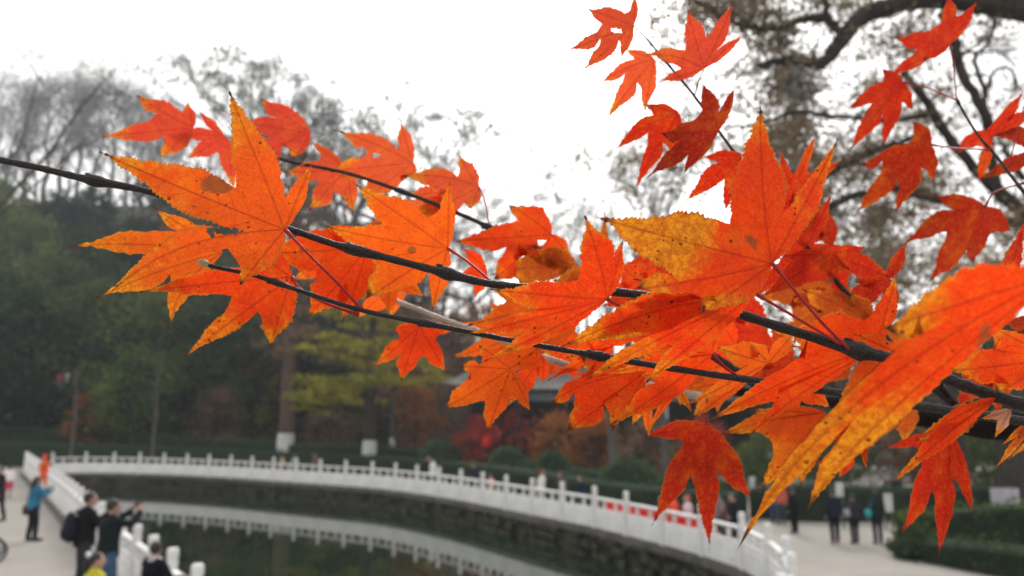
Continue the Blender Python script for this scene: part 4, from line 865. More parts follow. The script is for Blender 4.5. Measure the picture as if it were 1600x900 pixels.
# --- right of it
l(BF, .47, (1240, 300), [(1210, 345, 20, 18), (1216, 228, 8, 7), (1277, 204, 8, 8, 1262, 240), (1322, 245, 12, 10), (1262, 350, 20, 20)], None, 'r', .42)
l(BF, .46, (1260, 386), [(1170, 470, 16, 16), (1180, 350, 26, 26), (1303, 296, 12, 12), (1320, 400, 12, 12)], None, 'r', .28)
l(BF, .45, (1300, 396), [(1320, 470, 20, 20), (1185, 468, 22, 24), (1215, 400, 10, 10), (1353, 385, 10, 12), (1404, 436, 20, 20)], [.6, .5, .5, .6], 'r', .32)
l(BF, .455, (1390, 436), [(1392, 500, 16, 14), (1300, 490, 20, 22), (1330, 440, 14, 14), (1418, 374, 12, 12)], None, 'r', .34)
l(BF, .44, (1360, 500), [(1270, 540, 26, 26), (1190, 520, 22, 24), (1250, 450, 22, 22), (1330, 455, 18, 18)], [.6, .6, .6], 'br', .42)
l(BF, .43, (1330, 560), [(1290, 600, 18, 18), (1200, 600, 22, 22), (1235, 540, 20, 20)], None, 'br', .3)
l(BA, .345, (1368, 545), [(1165, 687, 10, 10, 1240, 612), (1095, 665, 13, 18, 1240, 578), (1229, 513, 20, 38, 1300, 520), (1403, 421, 18, 16)], [(1215, 608), (1245, 560), (1350, 500)], 'ro', .36, (1, 2), rows=76)
l(BA, .34, (1395, 548), [(1300, 640, 22, 22), (1330, 520, 14, 14), (1450, 515, 12, 12)], None, 'o', .6)
# --- giant out-of-focus leaf nearest the camera
l(BA, .205, (1660, 425), [(1256, 808, 21, 24, 1325, 668), (1144, 876, 19, 20, 1252, 630), (1374, 514, 28, 50, 1490, 478)], [(1336, 652), (1418, 530)], 'ro', .52, (-1.5, 3), rows=100, curl=.04, ly=[.3, .25, .1])
l(BA, .30, (1650, 560), [(1552, 615, 20, 26), (1474, 580, 26, 26), (1540, 505, 14, 12), (1640, 500, 12, 12)], [(1568, 600), (1548, 545), .4], 'ro', .42, (1, 1), [(1560, 560)], .31, rows=60)
l(BA, .305, (1556, 622), [(1382, 768, 14, 18, 1470, 680), (1428, 690, 12, 12, 1500, 645)], [(1500, 660)], 'ro', .46, (1, 2), rows=60)
l(BA, .30, (1580, 640), [(1552, 688, 8, 9), (1530, 655, 8, 7)], None, (.62, .40, .22), .6)
l(BG, .50, (1486, 672), [(1523, 810, 9, 10), (1466, 878, 14, 16), (1402, 848, 16, 17, 1452, 740), (1376, 702, 7, 9)], [(1480, 745), (1456, 765), (1440, 705)], 'r', .12, (0, 1), rows=56)
l(BG, .42, (1530, 650), [(1425, 690, 20, 20), (1470, 640, 14, 14)], None, 'br', .55)
l(BG, .41, (1620, 650), [(1548, 740, 6, 7), (1560, 700, 5, 5)], None, 'br', .6)
l(BA, .22, (1680, 640), [(1562, 728, 5, 6), (1620, 625, 5, 5)], None, 'br', .7)
# --- hanging leaves below the limb
l(BG, .52, (1104, 662), [(1178, 785, 17, 20), (1109, 864, 18, 18), (1016, 826, 19, 19), (1001, 681, 13, 14)], [(1120, 735), (1078, 742), (1070, 692)], 'dr', .18, (0, 2), [(1104, 640), (1106, 615)], .45, rows=60)
l(BG, .44, (1290, 645), [(1250, 765, 17, 18), (1184, 772, 18, 18), (1118, 682, 12, 14, 1200, 650), (1170, 640, 10, 10)], [(1258, 700), (1205, 690), (1210, 655)], 'o', .60)
l(BG, .46, (1340, 650), [(1355, 742, 8, 8), (1300, 742, 16, 16), (1270, 690, 14, 14)], None, 'r', .36)
l(BG, .45, (1240, 590), [(1300, 640, 20, 20), (1235, 668, 14, 14), (1170, 640, 14, 14)], None, 'ro', .5)
# --- top middle reds
l(BF, .50, (990, 40), [(969, 95, 8, 9), (905, 115, 12, 14), (880, 80, 12, 13), (915, 12, 14, 18), (992, -12, 7, 7)], [(965, 62), (938, 60), (940, 38), (976, 20)], 'pr', .30, holes=((964, 48, 8, 2.5, .1),))
l(BF, .49, (1100, 107), [(1026, 129, 9, 9), (1002, 86, 14, 14, 1050, 78), (1072, 10, 18, 19), (1148, -4, 15, 14), (1168, 51, 9, 9)], [(1060, 108), (1070, 78), (1102, 58), (1120, 78)], 'pr', .30, holes=((1056, 106, 7, 2.2, 0),))
l(BF, .50, (1022, 92), [(1006, 180, 12, 12), (946, 190, 14, 16, 975, 145), (936, 131, 12, 12, 970, 105), (977, 76, 8, 8)], [(994, 128), (976, 115), (990, 92)], 'p', .38)
l(BF, .46, (1122, 205), [(1068, 273, 9, 10), (1006, 282, 15, 15, 1062, 232), (1030, 208, 19, 19), (1095, 122, 16, 17), (1152, 128, 9, 9)], [(1075, 240), (1062, 218), (1090, 182), (1122, 176)], 'dr', .25)
l(BF, .49, (1062, 178), [(1052, 264, 10, 10), (990, 302, 14, 15, 1018, 235), (958, 238, 14, 15, 1000, 190), (1007, 162, 8, 9)], [(1035, 222), (1012, 208), (1020, 180)], 'r', .34)
l(BF, .47, (1158, 240), [(1132, 335, 14, 14), (1066, 320, 16, 18, 1112, 275), (1094, 246, 9, 9)], [(1132, 280), (1128, 252)], 'r', .32)
# --- upper right reds
l(BE, 0.601, (1484, 69), [(1442, 97, 7, 7), (1377, 126, 11, 12, 1430, 95), (1396, 58, 16, 18), (1480, -14, 13, 14), (1530, -2, 9, 10)], [(1450, 86), (1432, 76), (1460, 42), (1494, 26)], 'r', .22, pet=[(1490, 105), (1495, 156)])
l(BE, 0.601, (1411, 128), [(1427, 174, 8, 8), (1378, 233, 13, 12), (1325, 240, 16, 16, 1362, 180), (1322, 173, 11, 12, 1360, 140), (1378, 106, 7, 8)], [(1410, 160), (1378, 176), (1362, 162), (1380, 126)], 'r', .28, pet=[(1450, 138), (1495, 156)])
l(BE, 0.615, (1455, 226), [(1459, 286, 9, 10), (1396, 337, 13, 13), (1332, 338, 18, 19, 1392, 275), (1340, 258, 14, 15), (1424, 186, 13, 13)], [(1438, 262), (1402, 282), (1378, 252), (1420, 224)], 'dr', .24, pet=[(1490, 231), (1545, 234)], petd=.52)
l(BE, 0.573, (1550, 212), [(1527, 294, 11, 11), (1495, 244, 12, 13, 1510, 215), (1603, 136, 11, 11), (1625, 168, 14, 12)], None, 'r', .2)
l(BE, 0.573, (1640, 232), [(1610, 285, 14, 14), (1524, 282, 13, 14, 1570, 262), (1545, 215, 16, 16, 1590, 200)], None, 'dr', .24)
l(BE, 0.588, (1540, 322), [(1582, 362, 14, 16), (1521, 414, 16, 15), (1445, 450, 20, 20, 1502, 372), (1404, 387, 17, 18, 1470, 335), (1455, 304, 12, 12)], [(1548, 365), (1510, 392), (1478, 362), (1490, 330)], 'dr', .22, pet=[(1555, 300), (1600, 286)], petd=.51)
l(BA, .29, (1560, 470), [(1500, 450, 8, 8), (1604, 335, 14, 14)], None, 'r', .3)

# --- leaves filling the heart of the spray
for d_, b_, lb, c_, y_ in (
 (.50, (820, 520), [(760, 590, 14, 14), (700, 560, 14, 14), (690, 505, 12, 12), (760, 468, 12, 12)], 'o', .35),
 (.52, (900, 520), [(905, 590, 12, 12), (845, 600, 15, 15), (800, 545, 16, 16), (820, 480, 14, 14)], 'ro', .3),
 (.53, (1060, 480), [(1060, 560, 18, 18), (985, 545, 20, 20), (955, 480, 18, 18), (1000, 420, 16, 16)], 'r', .35),
 (.50, (1150, 540), [(1120, 610, 14, 14), (1060, 590, 18, 18), (1050, 530, 16, 16), (1110, 480, 16, 16)], 'ro', .35),
 (.48, (960, 590), [(975, 660, 12, 12), (915, 650, 14, 14), (880, 610, 14, 14), (900, 560, 10, 10)], 'o', .5),
 (.52, (1240, 560), [(1240, 640, 18, 18), (1170, 620, 20, 20), (1150, 560, 18, 18), (1200, 500, 14, 14)], 'r', .35),
 (.54, (1330, 470), [(1330, 560, 20, 20), (1250, 540, 22, 22), (1230, 470, 20, 20), (1290, 420, 12, 12)], 'dr', .4),
 (.50, (1440, 580), [(1400, 650, 16, 16), (1340, 620, 18, 18), (1360, 560, 14, 14)], 'r', .4),
 (.55, (760, 420), [(740, 470, 10, 10), (715, 430, 10, 10), (720, 385, 10, 10)], 'ro', .3),
 (.50, (560, 420), [(540, 470, 14, 14), (495, 455, 14, 14), (480, 410, 14, 14)], 'ro', .3),
 (.50, (640, 350), [(600, 390, 12, 12), (570, 350, 14, 14), (590, 310, 10, 10)], 'p', .45),
 (.52, (1010, 620), [(1015, 690, 8, 8), (985, 668, 8, 8), (965, 630, 8, 8)], 'o', .6),
 (.54, (1330, 700), [(1310, 750, 12, 12), (1270, 730, 10, 10)], 'r', .4),
 (.46, (1650, 520), [(1600, 590, 24, 24), (1545, 560, 24, 24), (1560, 500, 20, 20)], 'dr', .3)):
    l(BC if b_[0] < 1150 else BG, d_, b_, lb, None, c_, y_, rows=30)

for d_, b_, lb, c_, y_ in (
 (.58, (1300, 430), [(1330, 540, 30, 30), (1235, 545, 34, 34), (1180, 470, 30, 30), (1210, 400, 20, 20)], 'br', .35),
 (.60, (1200, 520), [(1180, 620, 26, 26), (1100, 600, 30, 30), (1070, 520, 28, 28), (1130, 450, 24, 24)], 'r', .35),
 (.60, (1050, 420), [(1040, 500, 24, 24), (975, 480, 26, 26), (962, 418, 24, 24), (1010, 375, 12, 12)], 'r', .3),
 (.62, (1090, 560), [(1060, 640, 20, 20), (990, 620, 24, 24), (975, 550, 22, 22)], 'br', .45),
 (.60, (960, 560), [(950, 640, 20, 20), (890, 640, 22, 22), (850, 575, 22, 22), (890, 520, 18, 18)], 'r', .4),
 (.60, (880, 500), [(850, 575, 18, 18), (785, 555, 20, 20), (770, 490, 20, 20), (820, 440, 16, 16)], 'br', .5),
 (.60, (1400, 520), [(1420, 600, 18, 18), (1350, 600, 22, 22), (1320, 520, 20, 20)], 'br', .35),
 (.60, (1420, 620), [(1410, 700, 18, 18), (1350, 690, 20, 20), (1330, 630, 18, 18)], 'br', .45),
 (.60, (1560, 560), [(1560, 650, 24, 24), (1490, 640, 26, 26), (1470, 570, 20, 20)], 'dr', .35),
 (.58, (620, 440), [(610, 500, 16, 16), (555, 500, 18, 18), (530, 440, 18, 18), (570, 400, 14, 14)], 'o', .35),
 (.60, (520, 400), [(500, 460, 16, 16), (455, 440, 18, 18), (450, 395, 16, 16)], 'ro', .35),
 (.56, (1290, 330), [(1300, 400, 16, 16), (1245, 400, 20, 20), (1225, 340, 20, 20)], 'dr', .3),
 (.60, (1130, 590), [(1120, 650, 10, 10), (1080, 655, 12, 12), (1050, 610, 12, 12)], 'o', .55),
 (.56, (1340, 480), [(1350, 560, 14, 14), (1290, 560, 16, 16), (1270, 500, 16, 16), (1300, 450, 12, 12)], 'r', .35),
 (.54, (700, 300), [(690, 360, 12, 12), (650, 350, 14, 14), (630, 305, 12, 12)], 'p', .5),
 (.54, (430, 235), [(425, 280, 9, 9), (385, 275, 11, 11), (365, 240, 11, 11)], 'pr', .4)):
    l(BC if b_[0] < 1150 else BG, d_, b_, lb, None, c_, y_, rows=30)
# ------------------------------------------------------------------ people
SKIN = rough_mat('skin', (0.36, 0.2, 0.14), (0.5, 0.3, 0.21), 8, 0.55, 0.1, 0.35)
HAIR = rough_mat('black_hair', (0.008, 0.007, 0.007), (0.025, 0.02, 0.018), 30, 0.5, 0.3, 0.4)
def remesh(b, name, mat, parent, vox, smooth=2):
    me = mesh(name, b.v, b.f, mat); o = bpy.data.objects.new(name, me)
    md = o.modifiers.new('r', 'REMESH'); md.mode = 'VOXEL'; md.voxel_size = vox; md.use_smooth_shade = True
    s = o.modifiers.new('s', 'SMOOTH'); s.iterations = smooth; s.factor = 0.5
    COL.objects.link(o); dg = bpy.context.evaluated_depsgraph_get(); ev = o.evaluated_get(dg); nm = bpy.data.meshes.new_from_object(ev)
    o.modifiers.clear(); o.data = nm; nm.name = name
    if parent: o.parent = parent
    if not nm.materials: nm.materials.append(mat)
    return o
def V3(*a): return Vector(a)
def person(label, pos, h, face, top, legs, arms='down', stride=0.12, sleeves=True, shoes=(0.03, 0.03, 0.03), hair='short', haircol=None, hat=None, long_coat=False, skirt=None, detail=False, group=None, bend=0.0, turn=0.0, extras=None):
    root = tag(empty('person', pos, face), label, 'person', group); s = h / 1.7       # local: +Y is forward
    hz = lambda z: z * s
    pel = V3(0, 0, .93) * s; chest = V3(0, .02 + bend * .45, 1.27 - bend * .1) * s; neck = V3(0, .02 + bend * .62, 1.44 - bend * .14) * s; head = neck + V3(0, .025 + bend * .1, .135) * s
    J = {}
    for sg in (-1, 1):
        fy = stride * sg * s
        J[sg] = dict(hip=V3(.095 * sg, 0, .90) * s, knee=V3(.10 * sg, 0, .49) * s + V3(0, fy * .55 + .03 * s, 0), ank=V3(.10 * sg, 0, .085) * s + V3(0, fy, 0), toe=V3(.115 * sg, .17, .035) * s + V3(0, fy, 0),
                     sh=chest + V3(.175 * sg, 0, .11) * s)
        a = arms if isinstance(arms, str) else arms[0 if sg < 0 else 1]; S0 = J[sg]['sh']
        if a == 'down': e = S0 + V3(.05 * sg, -.03 - stride * sg * .3, -.28) * s; w = e + V3(.0, .07 - stride * sg * .4, -.24) * s; hd = w + V3(0, .03, -.09) * s
        elif a == 'phone': e = S0 + V3(.06 * sg, .16, -.2) * s; w = e + V3(-.10 * sg, .2, .16) * s; hd = w + V3(-.03 * sg, .03, .08) * s
        elif a == 'up': e = S0 + V3(.1 * sg, .2, -.06) * s; w = e + V3(-.12 * sg, .17, .17) * s; hd = w + V3(-.04 * sg, .02, .08) * s
        elif a == 'forward': e = S0 + V3(.04 * sg, .24, -.12) * s; w = e + V3(-.03 * sg, .24, .04) * s; hd = w + V3(0, .09, .01) * s
        elif a == 'rail': e = S0 + V3(.08 * sg, .12, -.24) * s; w = e + V3(-.04 * sg, .23, .0) * s; hd = w + V3(0, .09, 0) * s
        else: e = S0 + V3(.09 * sg, -.05, -.25) * s; w = e + V3(-.12 * sg, .16, -.08) * s; hd = w + V3(-.07 * sg, .05, 0) * s
        J[sg].update(el=e, wr=w, ha=hd)
    b = MB()
    b.tube([pel + V3(0, 0, -.06 * s), pel + V3(0, 0, .05 * s), (pel + chest) / 2, chest, chest + V3(0, 0, .11) * s, neck], [.13 * s, .14 * s, .12 * s, .145 * s, .12 * s, .06 * s], 12)
    b.tube([J[-1]['sh'], J[1]['sh']], .065 * s, 10)
    b.tube([chest + V3(0, 0, .12) * s, neck, head + V3(0, -.01, -.05) * s], [.07 * s, .055 * s, .055 * s], 10)
    R = Matrix.Rotation(turn, 3, 'Z'); Hc = head
    b.ell(Hc, (.075 * s, .093 * s, .112 * s), R, 16, 12)
    b.ell(Hc + R @ V3(0, .035, -.055) * s, (.052 * s, .055 * s, .055 * s), R, 12, 8)                       # jaw
    b.ell(Hc + R @ V3(0, .098, -.012) * s, (.014 * s, .022 * s, .026 * s), R, 8, 6)                        # nose
    b.ell(Hc + R @ V3(0, .083, .02) * s, (.05 * s, .012 * s, .01 * s), R, 8, 6)                            # brow
    b.ell(Hc + R @ V3(0, .086, -.052) * s, (.024 * s, .012 * s, .009 * s), R, 8, 6)                        # mouth
    for sg in (-1, 1): b.ell(Hc + R @ V3(.077 * sg, -.005, -.01) * s, (.012 * s, .022 * s, .032 * s), R, 8, 6)  # ears
    for sg in (-1, 1):
        j = J[sg]
        b.tube([j['sh'], (j['sh'] + j['el']) / 2, j['el'], (j['el'] + j['wr']) / 2, j['wr']], [.056 * s, .048 * s, .04 * s, .036 * s, .026 * s], 8)
        hd = (j['ha'] - j['wr']).normalized(); side = hd.cross(V3(0, 0, 1)); side = side.normalized() if side.length > .1 else V3(1, 0, 0)
        b.ell((j['wr'] + j['ha']) / 2, (.024 * s, .045 * s, .034 * s), hd.to_track_quat('Y', 'Z').to_matrix(), 8, 6)
        if detail:
            for k in range(4):
                p0 = j['wr'] + hd * .075 * s + side * (k - 1.5) * .021 * s; L = (.066, .078, .072, .055)[k] * s; cl = hd.cross(side) * .4
                b.tube([p0, p0 + hd * L * .5, p0 + (hd + cl).normalized() * L], [.0095 * s, .009 * s, .007 * s], 6)
            b.tube([j['wr'] + hd * .03 * s - side * .03 * s * sg, j['wr'] + hd * .06 * s - side * .062 * s * sg, j['wr'] + hd * .09 * s - side * .068 * s * sg], [.012 * s, .0105 * s, .008 * s], 6)
        else:
            for k in range(4):
                p0 = j['wr'] + hd * .07 * s + side * (k - 1.5) * .021 * s
                b.tube([p0, p0 + hd * (.062, .074, .068, .052)[k] * s], [.0105 * s, .008 * s], 5)
            b.tube([j['wr'] + hd * .03 * s, j['wr'] + hd * .07 * s - side * .055 * s * sg], [.013 * s, .01 * s], 5)
        b.tube([j['hip'], (j['hip'] + j['knee']) / 2, j['knee'], (j['knee'] * .6 + j['ank'] * .4), j['ank']], [.088 * s, .075 * s, .056 * s, .055 * s, .038 * s], 10)
        b.tube([j['ank'] + V3(0, -.03, -.03) * s, j['toe']], [.042 * s, .032 * s], 8)
    remesh(b, 'body', SKIN, root, (.011 if detail else .02) * s, 2 if detail else 1)
    vx = (.014 if detail else .024) * s
    # trousers
    tm = plain(legs, .85); b = MB(); pw = 1.22
    b.tube([pel + V3(0, 0, -.08) * s, pel + V3(0, 0, .08) * s], [.15 * s, .148 * s], 12)
    for sg in (-1, 1):
        j = J[sg]; b.tube([j['hip'] + V3(0, 0, .02) * s, (j['hip'] + j['knee']) / 2, j['knee'], (j['knee'] + j['ank']) / 2, j['ank'] + V3(0, 0, .0)], [.098 * s, .088 * s, .071 * s, .068 * s, .062 * s], 10)
    if skirt:
        b = MB(); b.tube([pel + V3(0, 0, .08) * s, pel + V3(0, 0, -.1) * s, V3(0, 0, .5) * s], [.14 * s, .19 * s, .25 * s], 14); tm = plain(skirt, .8)
        remesh(b, 'skirt', tm, root, vx)
    else: remesh(b, 'trousers', tm, root, vx)
    # jacket or shirt
    b = MB(); low = .62 if long_coat else .84
    b.tube([V3(0, 0, low) * s, pel + V3(0, 0, .04) * s, (pel + chest) / 2, chest, chest + V3(0, 0, .12) * s, neck + V3(0, 0, -.01) * s], [(.2 if long_coat else .168) * s, .165 * s, .15 * s, .172 * s, .135 * s, .075 * s], 14)
    b.tube([J[-1]['sh'], J[1]['sh']], .078 * s, 10)
    for sg in (-1, 1):
        j = J[sg]
        if sleeves: b.tube([j['sh'], (j['sh'] + j['el']) / 2, j['el'], (j['el'] + j['wr']) / 2, j['wr']], [.075 * s, .066 * s, .057 * s, .052 * s, .046 * s], 10)
        else: b.tube([j['sh'], (j['sh'] + j['el']) / 2], [.072 * s, .064 * s], 10)
    b.tube([neck + V3(0, -.01, -.03) * s, neck + V3(0, -.005, .035) * s], [.082 * s, .066 * s], 10)
    remesh(b, 'jacket' if sleeves else 'shirt', plain(top, .8), root, vx)
    # shoes
    b = MB()
    for sg in (-1, 1):
        j = J[sg]; b.tube([j['ank'] + V3(0, -.045, -.035) * s, (j['ank'] + j['toe']) / 2 + V3(0, 0, -.01) * s, j['toe'] + V3(0, .03, 0) * s], [.05 * s, .046 * s, .034 * s], 8)
    remesh(b, 'shoes', plain(shoes, .5), root, vx)
    # hair
    hm = HAIR if haircol is None else plain(haircol, .5); b = MB()
    b.ell(Hc + R @ V3(0, -.022, .026) * s, (.086 * s, .096 * s, .1 * s), R, 16, 12)
    if hair == 'long': b.tube([Hc + R @ V3(0, -.06, .02) * s, Hc + R @ V3(0, -.095, -.1) * s, Hc + R @ V3(0, -.12, -.27) * s, Hc + R @ V3(0, -.12, -.4) * s], [.08 * s, .085 * s, .07 * s, .03 * s], 10)
    elif hair == 'bob': b.ell(Hc + R @ V3(0, -.04, -.04) * s, (.092 * s, .075 * s, .1 * s), R, 12, 8)
    elif hair == 'pony': b.tube([Hc + R @ V3(0, -.1, .03) * s, Hc + R @ V3(0, -.16, -.04) * s, Hc + R @ V3(0, -.15, -.18) * s], [.035 * s, .035 * s, .012 * s], 8)
    remesh(b, 'hair', hm, root, vx * .8)
    if hat is not None:
        b = MB(); b.lathe(Hc + V3(0, 0, .03) * s, [(.1 * s, 0), (.105 * s, .03 * s), (.1 * s, .07 * s), (.075 * s, .11 * s), (.02 * s, .13 * s)], 14)
        b.box(Hc + R @ V3(0, .1, .035) * s, (.14 * s, .1 * s, .012 * s), turn, .002); b.build('hat', plain(hat, .6), root, True)
    if extras: extras(root, s, J, chest, Hc, R)
    return root
def pack(c, side=0):
    def f(root, s, J, chest, Hc, R):
        b = MB(); b.ell(chest + V3(side, -.24, -.12) * s, (.16 * s, .11 * s, .25 * s)); b.ell(chest + V3(side, -.32, -.2) * s, (.12 * s, .06 * s, .12 * s)); remesh(b, 'backpack', plain(c, .7), root, .02)
        b = MB()
        for sg in (-1, 1): b.tube([chest + V3(.1 * sg, -.17, .1) * s, chest + V3(.12 * sg, -.02, .17) * s, chest + V3(.12 * sg, .16, 0.02) * s, chest + V3(.13 * sg, .1, -.2) * s, chest + V3(.1 * sg, -.18, -.26) * s], .022 * s, 6)
        b.build('strap', plain(c, .7), root)
    return f
def bag(c, sg=-1, z=.75):
    def f(root, s, J, chest, Hc, R):
        b = MB(); b.box((.27 * sg * s, -.02 * s, z * s), (.12 * s, .28 * s, .26 * s), 0, .03); b.build('handbag', plain(c, .5), root, True)
        b = MB(); b.tube([(.26 * sg * s, -.12 * s, (z + .12) * s), (.18 * sg * s, -.06 * s, 1.3 * s), (.12 * sg * s, 0, 1.42 * s), (.18 * sg * s, .08 * s, 1.3 * s), (.26 * sg * s, .1 * s, (z + .12) * s)], .012 * s, 6); b.build('strap', plain(c, .5), root)
    return f
def camera_(root, s, J, chest, Hc, R):
    p = (J[-1]['ha'] + J[1]['ha']) / 2 + V3(0, .0, .02); b = MB(); b.box(p, (.13, .04, .085), 0, .008); b.tube([p + V3(0, .02, 0), p + V3(0, .08, 0)], .032, 12); b.build('camera', plain((.02, .02, .022), .4), root)
def phone_(root, s, J, chest, Hc, R):
    p = (J[-1]['ha'] + J[1]['ha']) / 2 + V3(0, .0, .02); b = MB(); b.box(p, (.15, .01, .075), 0, .003); b.build('phone', plain((.7, .7, .72), .3), root)
def multi(*fs):
    def f(*a):
        for q in fs: q(*a)
    return f
def tie(root, s, J, chest, Hc, R):
    b = MB(); b.ell(Hc + R @ V3(0, -.12, .09) * s, (.045 * s, .045 * s, .045 * s)); b.build('hair_tie', plain((.75, .75, .75)), root, True)
def shirtcollar(root, s, J, chest, Hc, R):
    b = MB(); b.tube([chest + V3(0, 0, .13) * s, Hc + V3(0, -.01, -.1) * s], [.1 * s, .075 * s], 14); b.build('collar', plain((.5, .48, .52)), root, True)
def lp(x, y): return gp(x, y, TERR)
def height_at(x, ytop, p): return atY(x, ytop, p.y).z - p.z
# left walk
p = lp(48, 846); person('long-haired woman in teal-blue jacket with a brown shoulder bag, arms stretched to the pond', p, height_at(55, 744, p), -.7, (.03, .16, .26), (.012, .012, .015), 'phone', .05, hair='long', extras=bag((.08, .03, .02), -1, .8), detail=True)
p = lp(66, 777); person('person in bright orange clothes and orange cap walking by the left balustrade', p, height_at(70, 711, p), 2.9, (.95, .13, .03), (.9, .12, .03), 'down', .15, hat=(.95, .08, .02), extras=pack((.03, .03, .06)))
p = lp(-6, 815); person('person in a dark coat at the very left edge of the frame', p, height_at(0, 728, p), 2.8, (.02, .018, .022), (.05, .03, .035), 'down', .18, long_coat=True)
p = lp(11, 779); person('small figure in a white top and pink-red skirt at the left edge', p, height_at(12, 727, p), .3, (.78, .74, .74), (.3, .04, .07), 'down', .05, skirt=(.5, .05, .12), hair='bob')
p = lp(124, 938); p.z = TERR; person('man in a black jacket with a dark backpack, looking at his phone by the balustrade', p, height_at(140, 768, p), -.95, (.01, .01, .012), (.03, .03, .035), 'phone', .05, extras=multi(pack((.014, .017, .028)), phone_), detail=True)
p = lp(160, 962); person('man in a dark jacket and blue jeans holding a camera up to his face', p, height_at(174, 779, p), -.75, (.012, .016, .017), (.05, .09, .17), 'up', .05, extras=camera_, detail=True)
p = gp(133, 1058, TERR); person('woman in a mustard-yellow top with black hair tied up, bottom left corner', p, height_at(137, 862, p), -1.25, (.5, .46, .03), (.03, .03, .05), 'down', .05, hair='pony', extras=tie, detail=True)
p = gp(228, 1035, TERR); person('man in black suit with pale collar leaning on the near balustrade, seen from behind', p, height_at(228, 845, p), -.5, (.008, .008, .012), (.012, .012, .016), 'rail', .05, extras=shirtcollar, detail=True, turn=.5)
p = gp(165, 1090, TERR); person('person in a flat red cap, only the cap showing at the bottom edge', p, height_at(165, 906, p), -.6, (.3, .3, .32), (.1, .12, .2), 'down', .05, hat=(.7, .03, .04))
# along the far walk behind the balustrade: (x, top y, distance beyond the balustrade line)
def far(x, ytop, label, top, legs, **kw):
    best = min(R_CURVE, key=lambda q: abs(800 + q.x / q.y * F * 1.0 - x)); Y = best.y + kw.pop('off', 1.5); q = atY(x, ytop, Y); h = q.z
    person(label, Vector((q.x, Y, 0)), h, kw.pop('face', 1.5), top, legs, kw.pop('arms', 'down'), kw.pop('stride', .12), **kw)
far(442, 710, 'small figure in beige behind the far balustrade, left one of a pair', (.55, .42, .3), (.3, .25, .2), hair='bob')
far(459, 710, 'small figure in lavender-grey behind the far balustrade, right one of a pair', (.4, .38, .46), (.2, .2, .22), hair='bob', face=-1.5)
far(493, 707, 'figure in a brown coat behind the far balustrade right of the pair', (.14, .08, .06), (.05, .05, .05), face=1.2)
far(666, 712, 'figure in black clothes behind the balustrade beside one in white', (.012, .012, .016), (.03, .03, .03), face=-1.4)
far(677, 714, 'figure in a white shirt behind the balustrade beside one in black', (.75, .75, .76), (.05, .05, .05), face=1.4, off=1.9)
far(742, 722, 'figure in a dark navy coat behind the balustrade, left of the low child in pink', (.015, .018, .04), (.02, .02, .03), off=2.2)
far(768, 740, 'child in pale pink low behind the balustrade', (.75, .42, .36), (.4, .2, .2), hair='bob', off=1.2)
far(845, 732, 'brown-haired figure in a white coat behind the balustrade', (.74, .72, .68), (.5, .45, .4), hair='long', haircol=(.14, .06, .03), face=-1.2)
far(879, 736, 'figure in a patterned dark top behind the balustrade right of the white coat', (.12, .08, .09), (.05, .05, .06), face=1.5, hair='bob')
far(909, 742, 'figure in a navy jacket behind the balustrade, right end of the loose trio', (.012, .015, .035), (.02, .02, .03), face=1.5)
far(1053, 770, 'figure in a red-and-white jacket behind the balustrade between the hanging leaf points', (.8, .1, .06), (.7, .7, .7), hat=(.8, .75, .72), face=1.3, off=1.2)
far(1075, 773, 'figure in a pale pink striped top beside the one in red and white', (.7, .56, .6), (.4, .3, .35), hair='bob', haircol=(.5, .12, .1), off=1.3)
far(1122, 764, 'figure in a grey-white scarf and dark coat at the end of the balustrade', (.2, .17, .17), (.03, .03, .03), off=2.6)
far(1133, 786, 'short figure in dark clothes between two adults at the end of the balustrade', (.1, .06, .05), (.03, .03, .03), off=2.2, hair='bob')
far(1147, 770, 'figure in a black jacket facing left at the end of the balustrade', (.01, .011, .016), (.02, .02, .02), face=1.5, off=2.0, arms='x')
# right plaza
def plaza(x, ytop, yfoot, label, top, legs, **kw):
    q = gp(x, yfoot); person(label, q, height_at(x, ytop, q), kw.pop('face', 0.0), top, legs, kw.pop('arms', 'down'), kw.pop('stride', .16), **kw)
plaza(1209, 756, 816, 'figure in a light blue top walking at the left of the plaza', (.14, .26, .42), (.05, .08, .14), face=.2)
plaza(1221, 752, 819, 'figure in a coral-red top beside the one in light blue', (.5, .1, .07), (.06, .07, .1), face=-.3)
plaza(1243, 762, 834, 'figure in all black walking alone on the plaza left of the three walkers', (.01, .01, .012), (.008, .008, .01), face=.4, stride=.02)
plaza(1306, 764, 850, 'walker in dark clothes, leftmost of the three walkers on the plaza', (.014, .018, .034), (.008, .008, .012), face=.0, shoes=(.3, .12, .1), stride=.06)
plaza(1337, 772, 850, 'walker in dark clothes with a pale grey sling, middle of the three walkers', (.03, .024, .034), (.012, .01, .014), face=.1, arms='x', stride=.05, extras=bag((.32, .32, .36), -1, 1.05))
plaza(1373, 766, 850, 'walker with a teal shoulder bag, rightmost of the three walkers on the plaza', (.012, .02, .022), (.012, .014, .024), face=-.1, hair='bob', stride=.05, extras=bag((.03, .32, .36), -1, .95))
plaza(1404, 742, 800, 'distant figure in navy between the bright red leaf and the shrubs', (.02, .025, .06), (.02, .02, .03))
plaza(1526, 748, 806, 'distant figure in a dark blue coat left of the white banner', (.03, .06, .09), (.03, .03, .04), face=1.2)
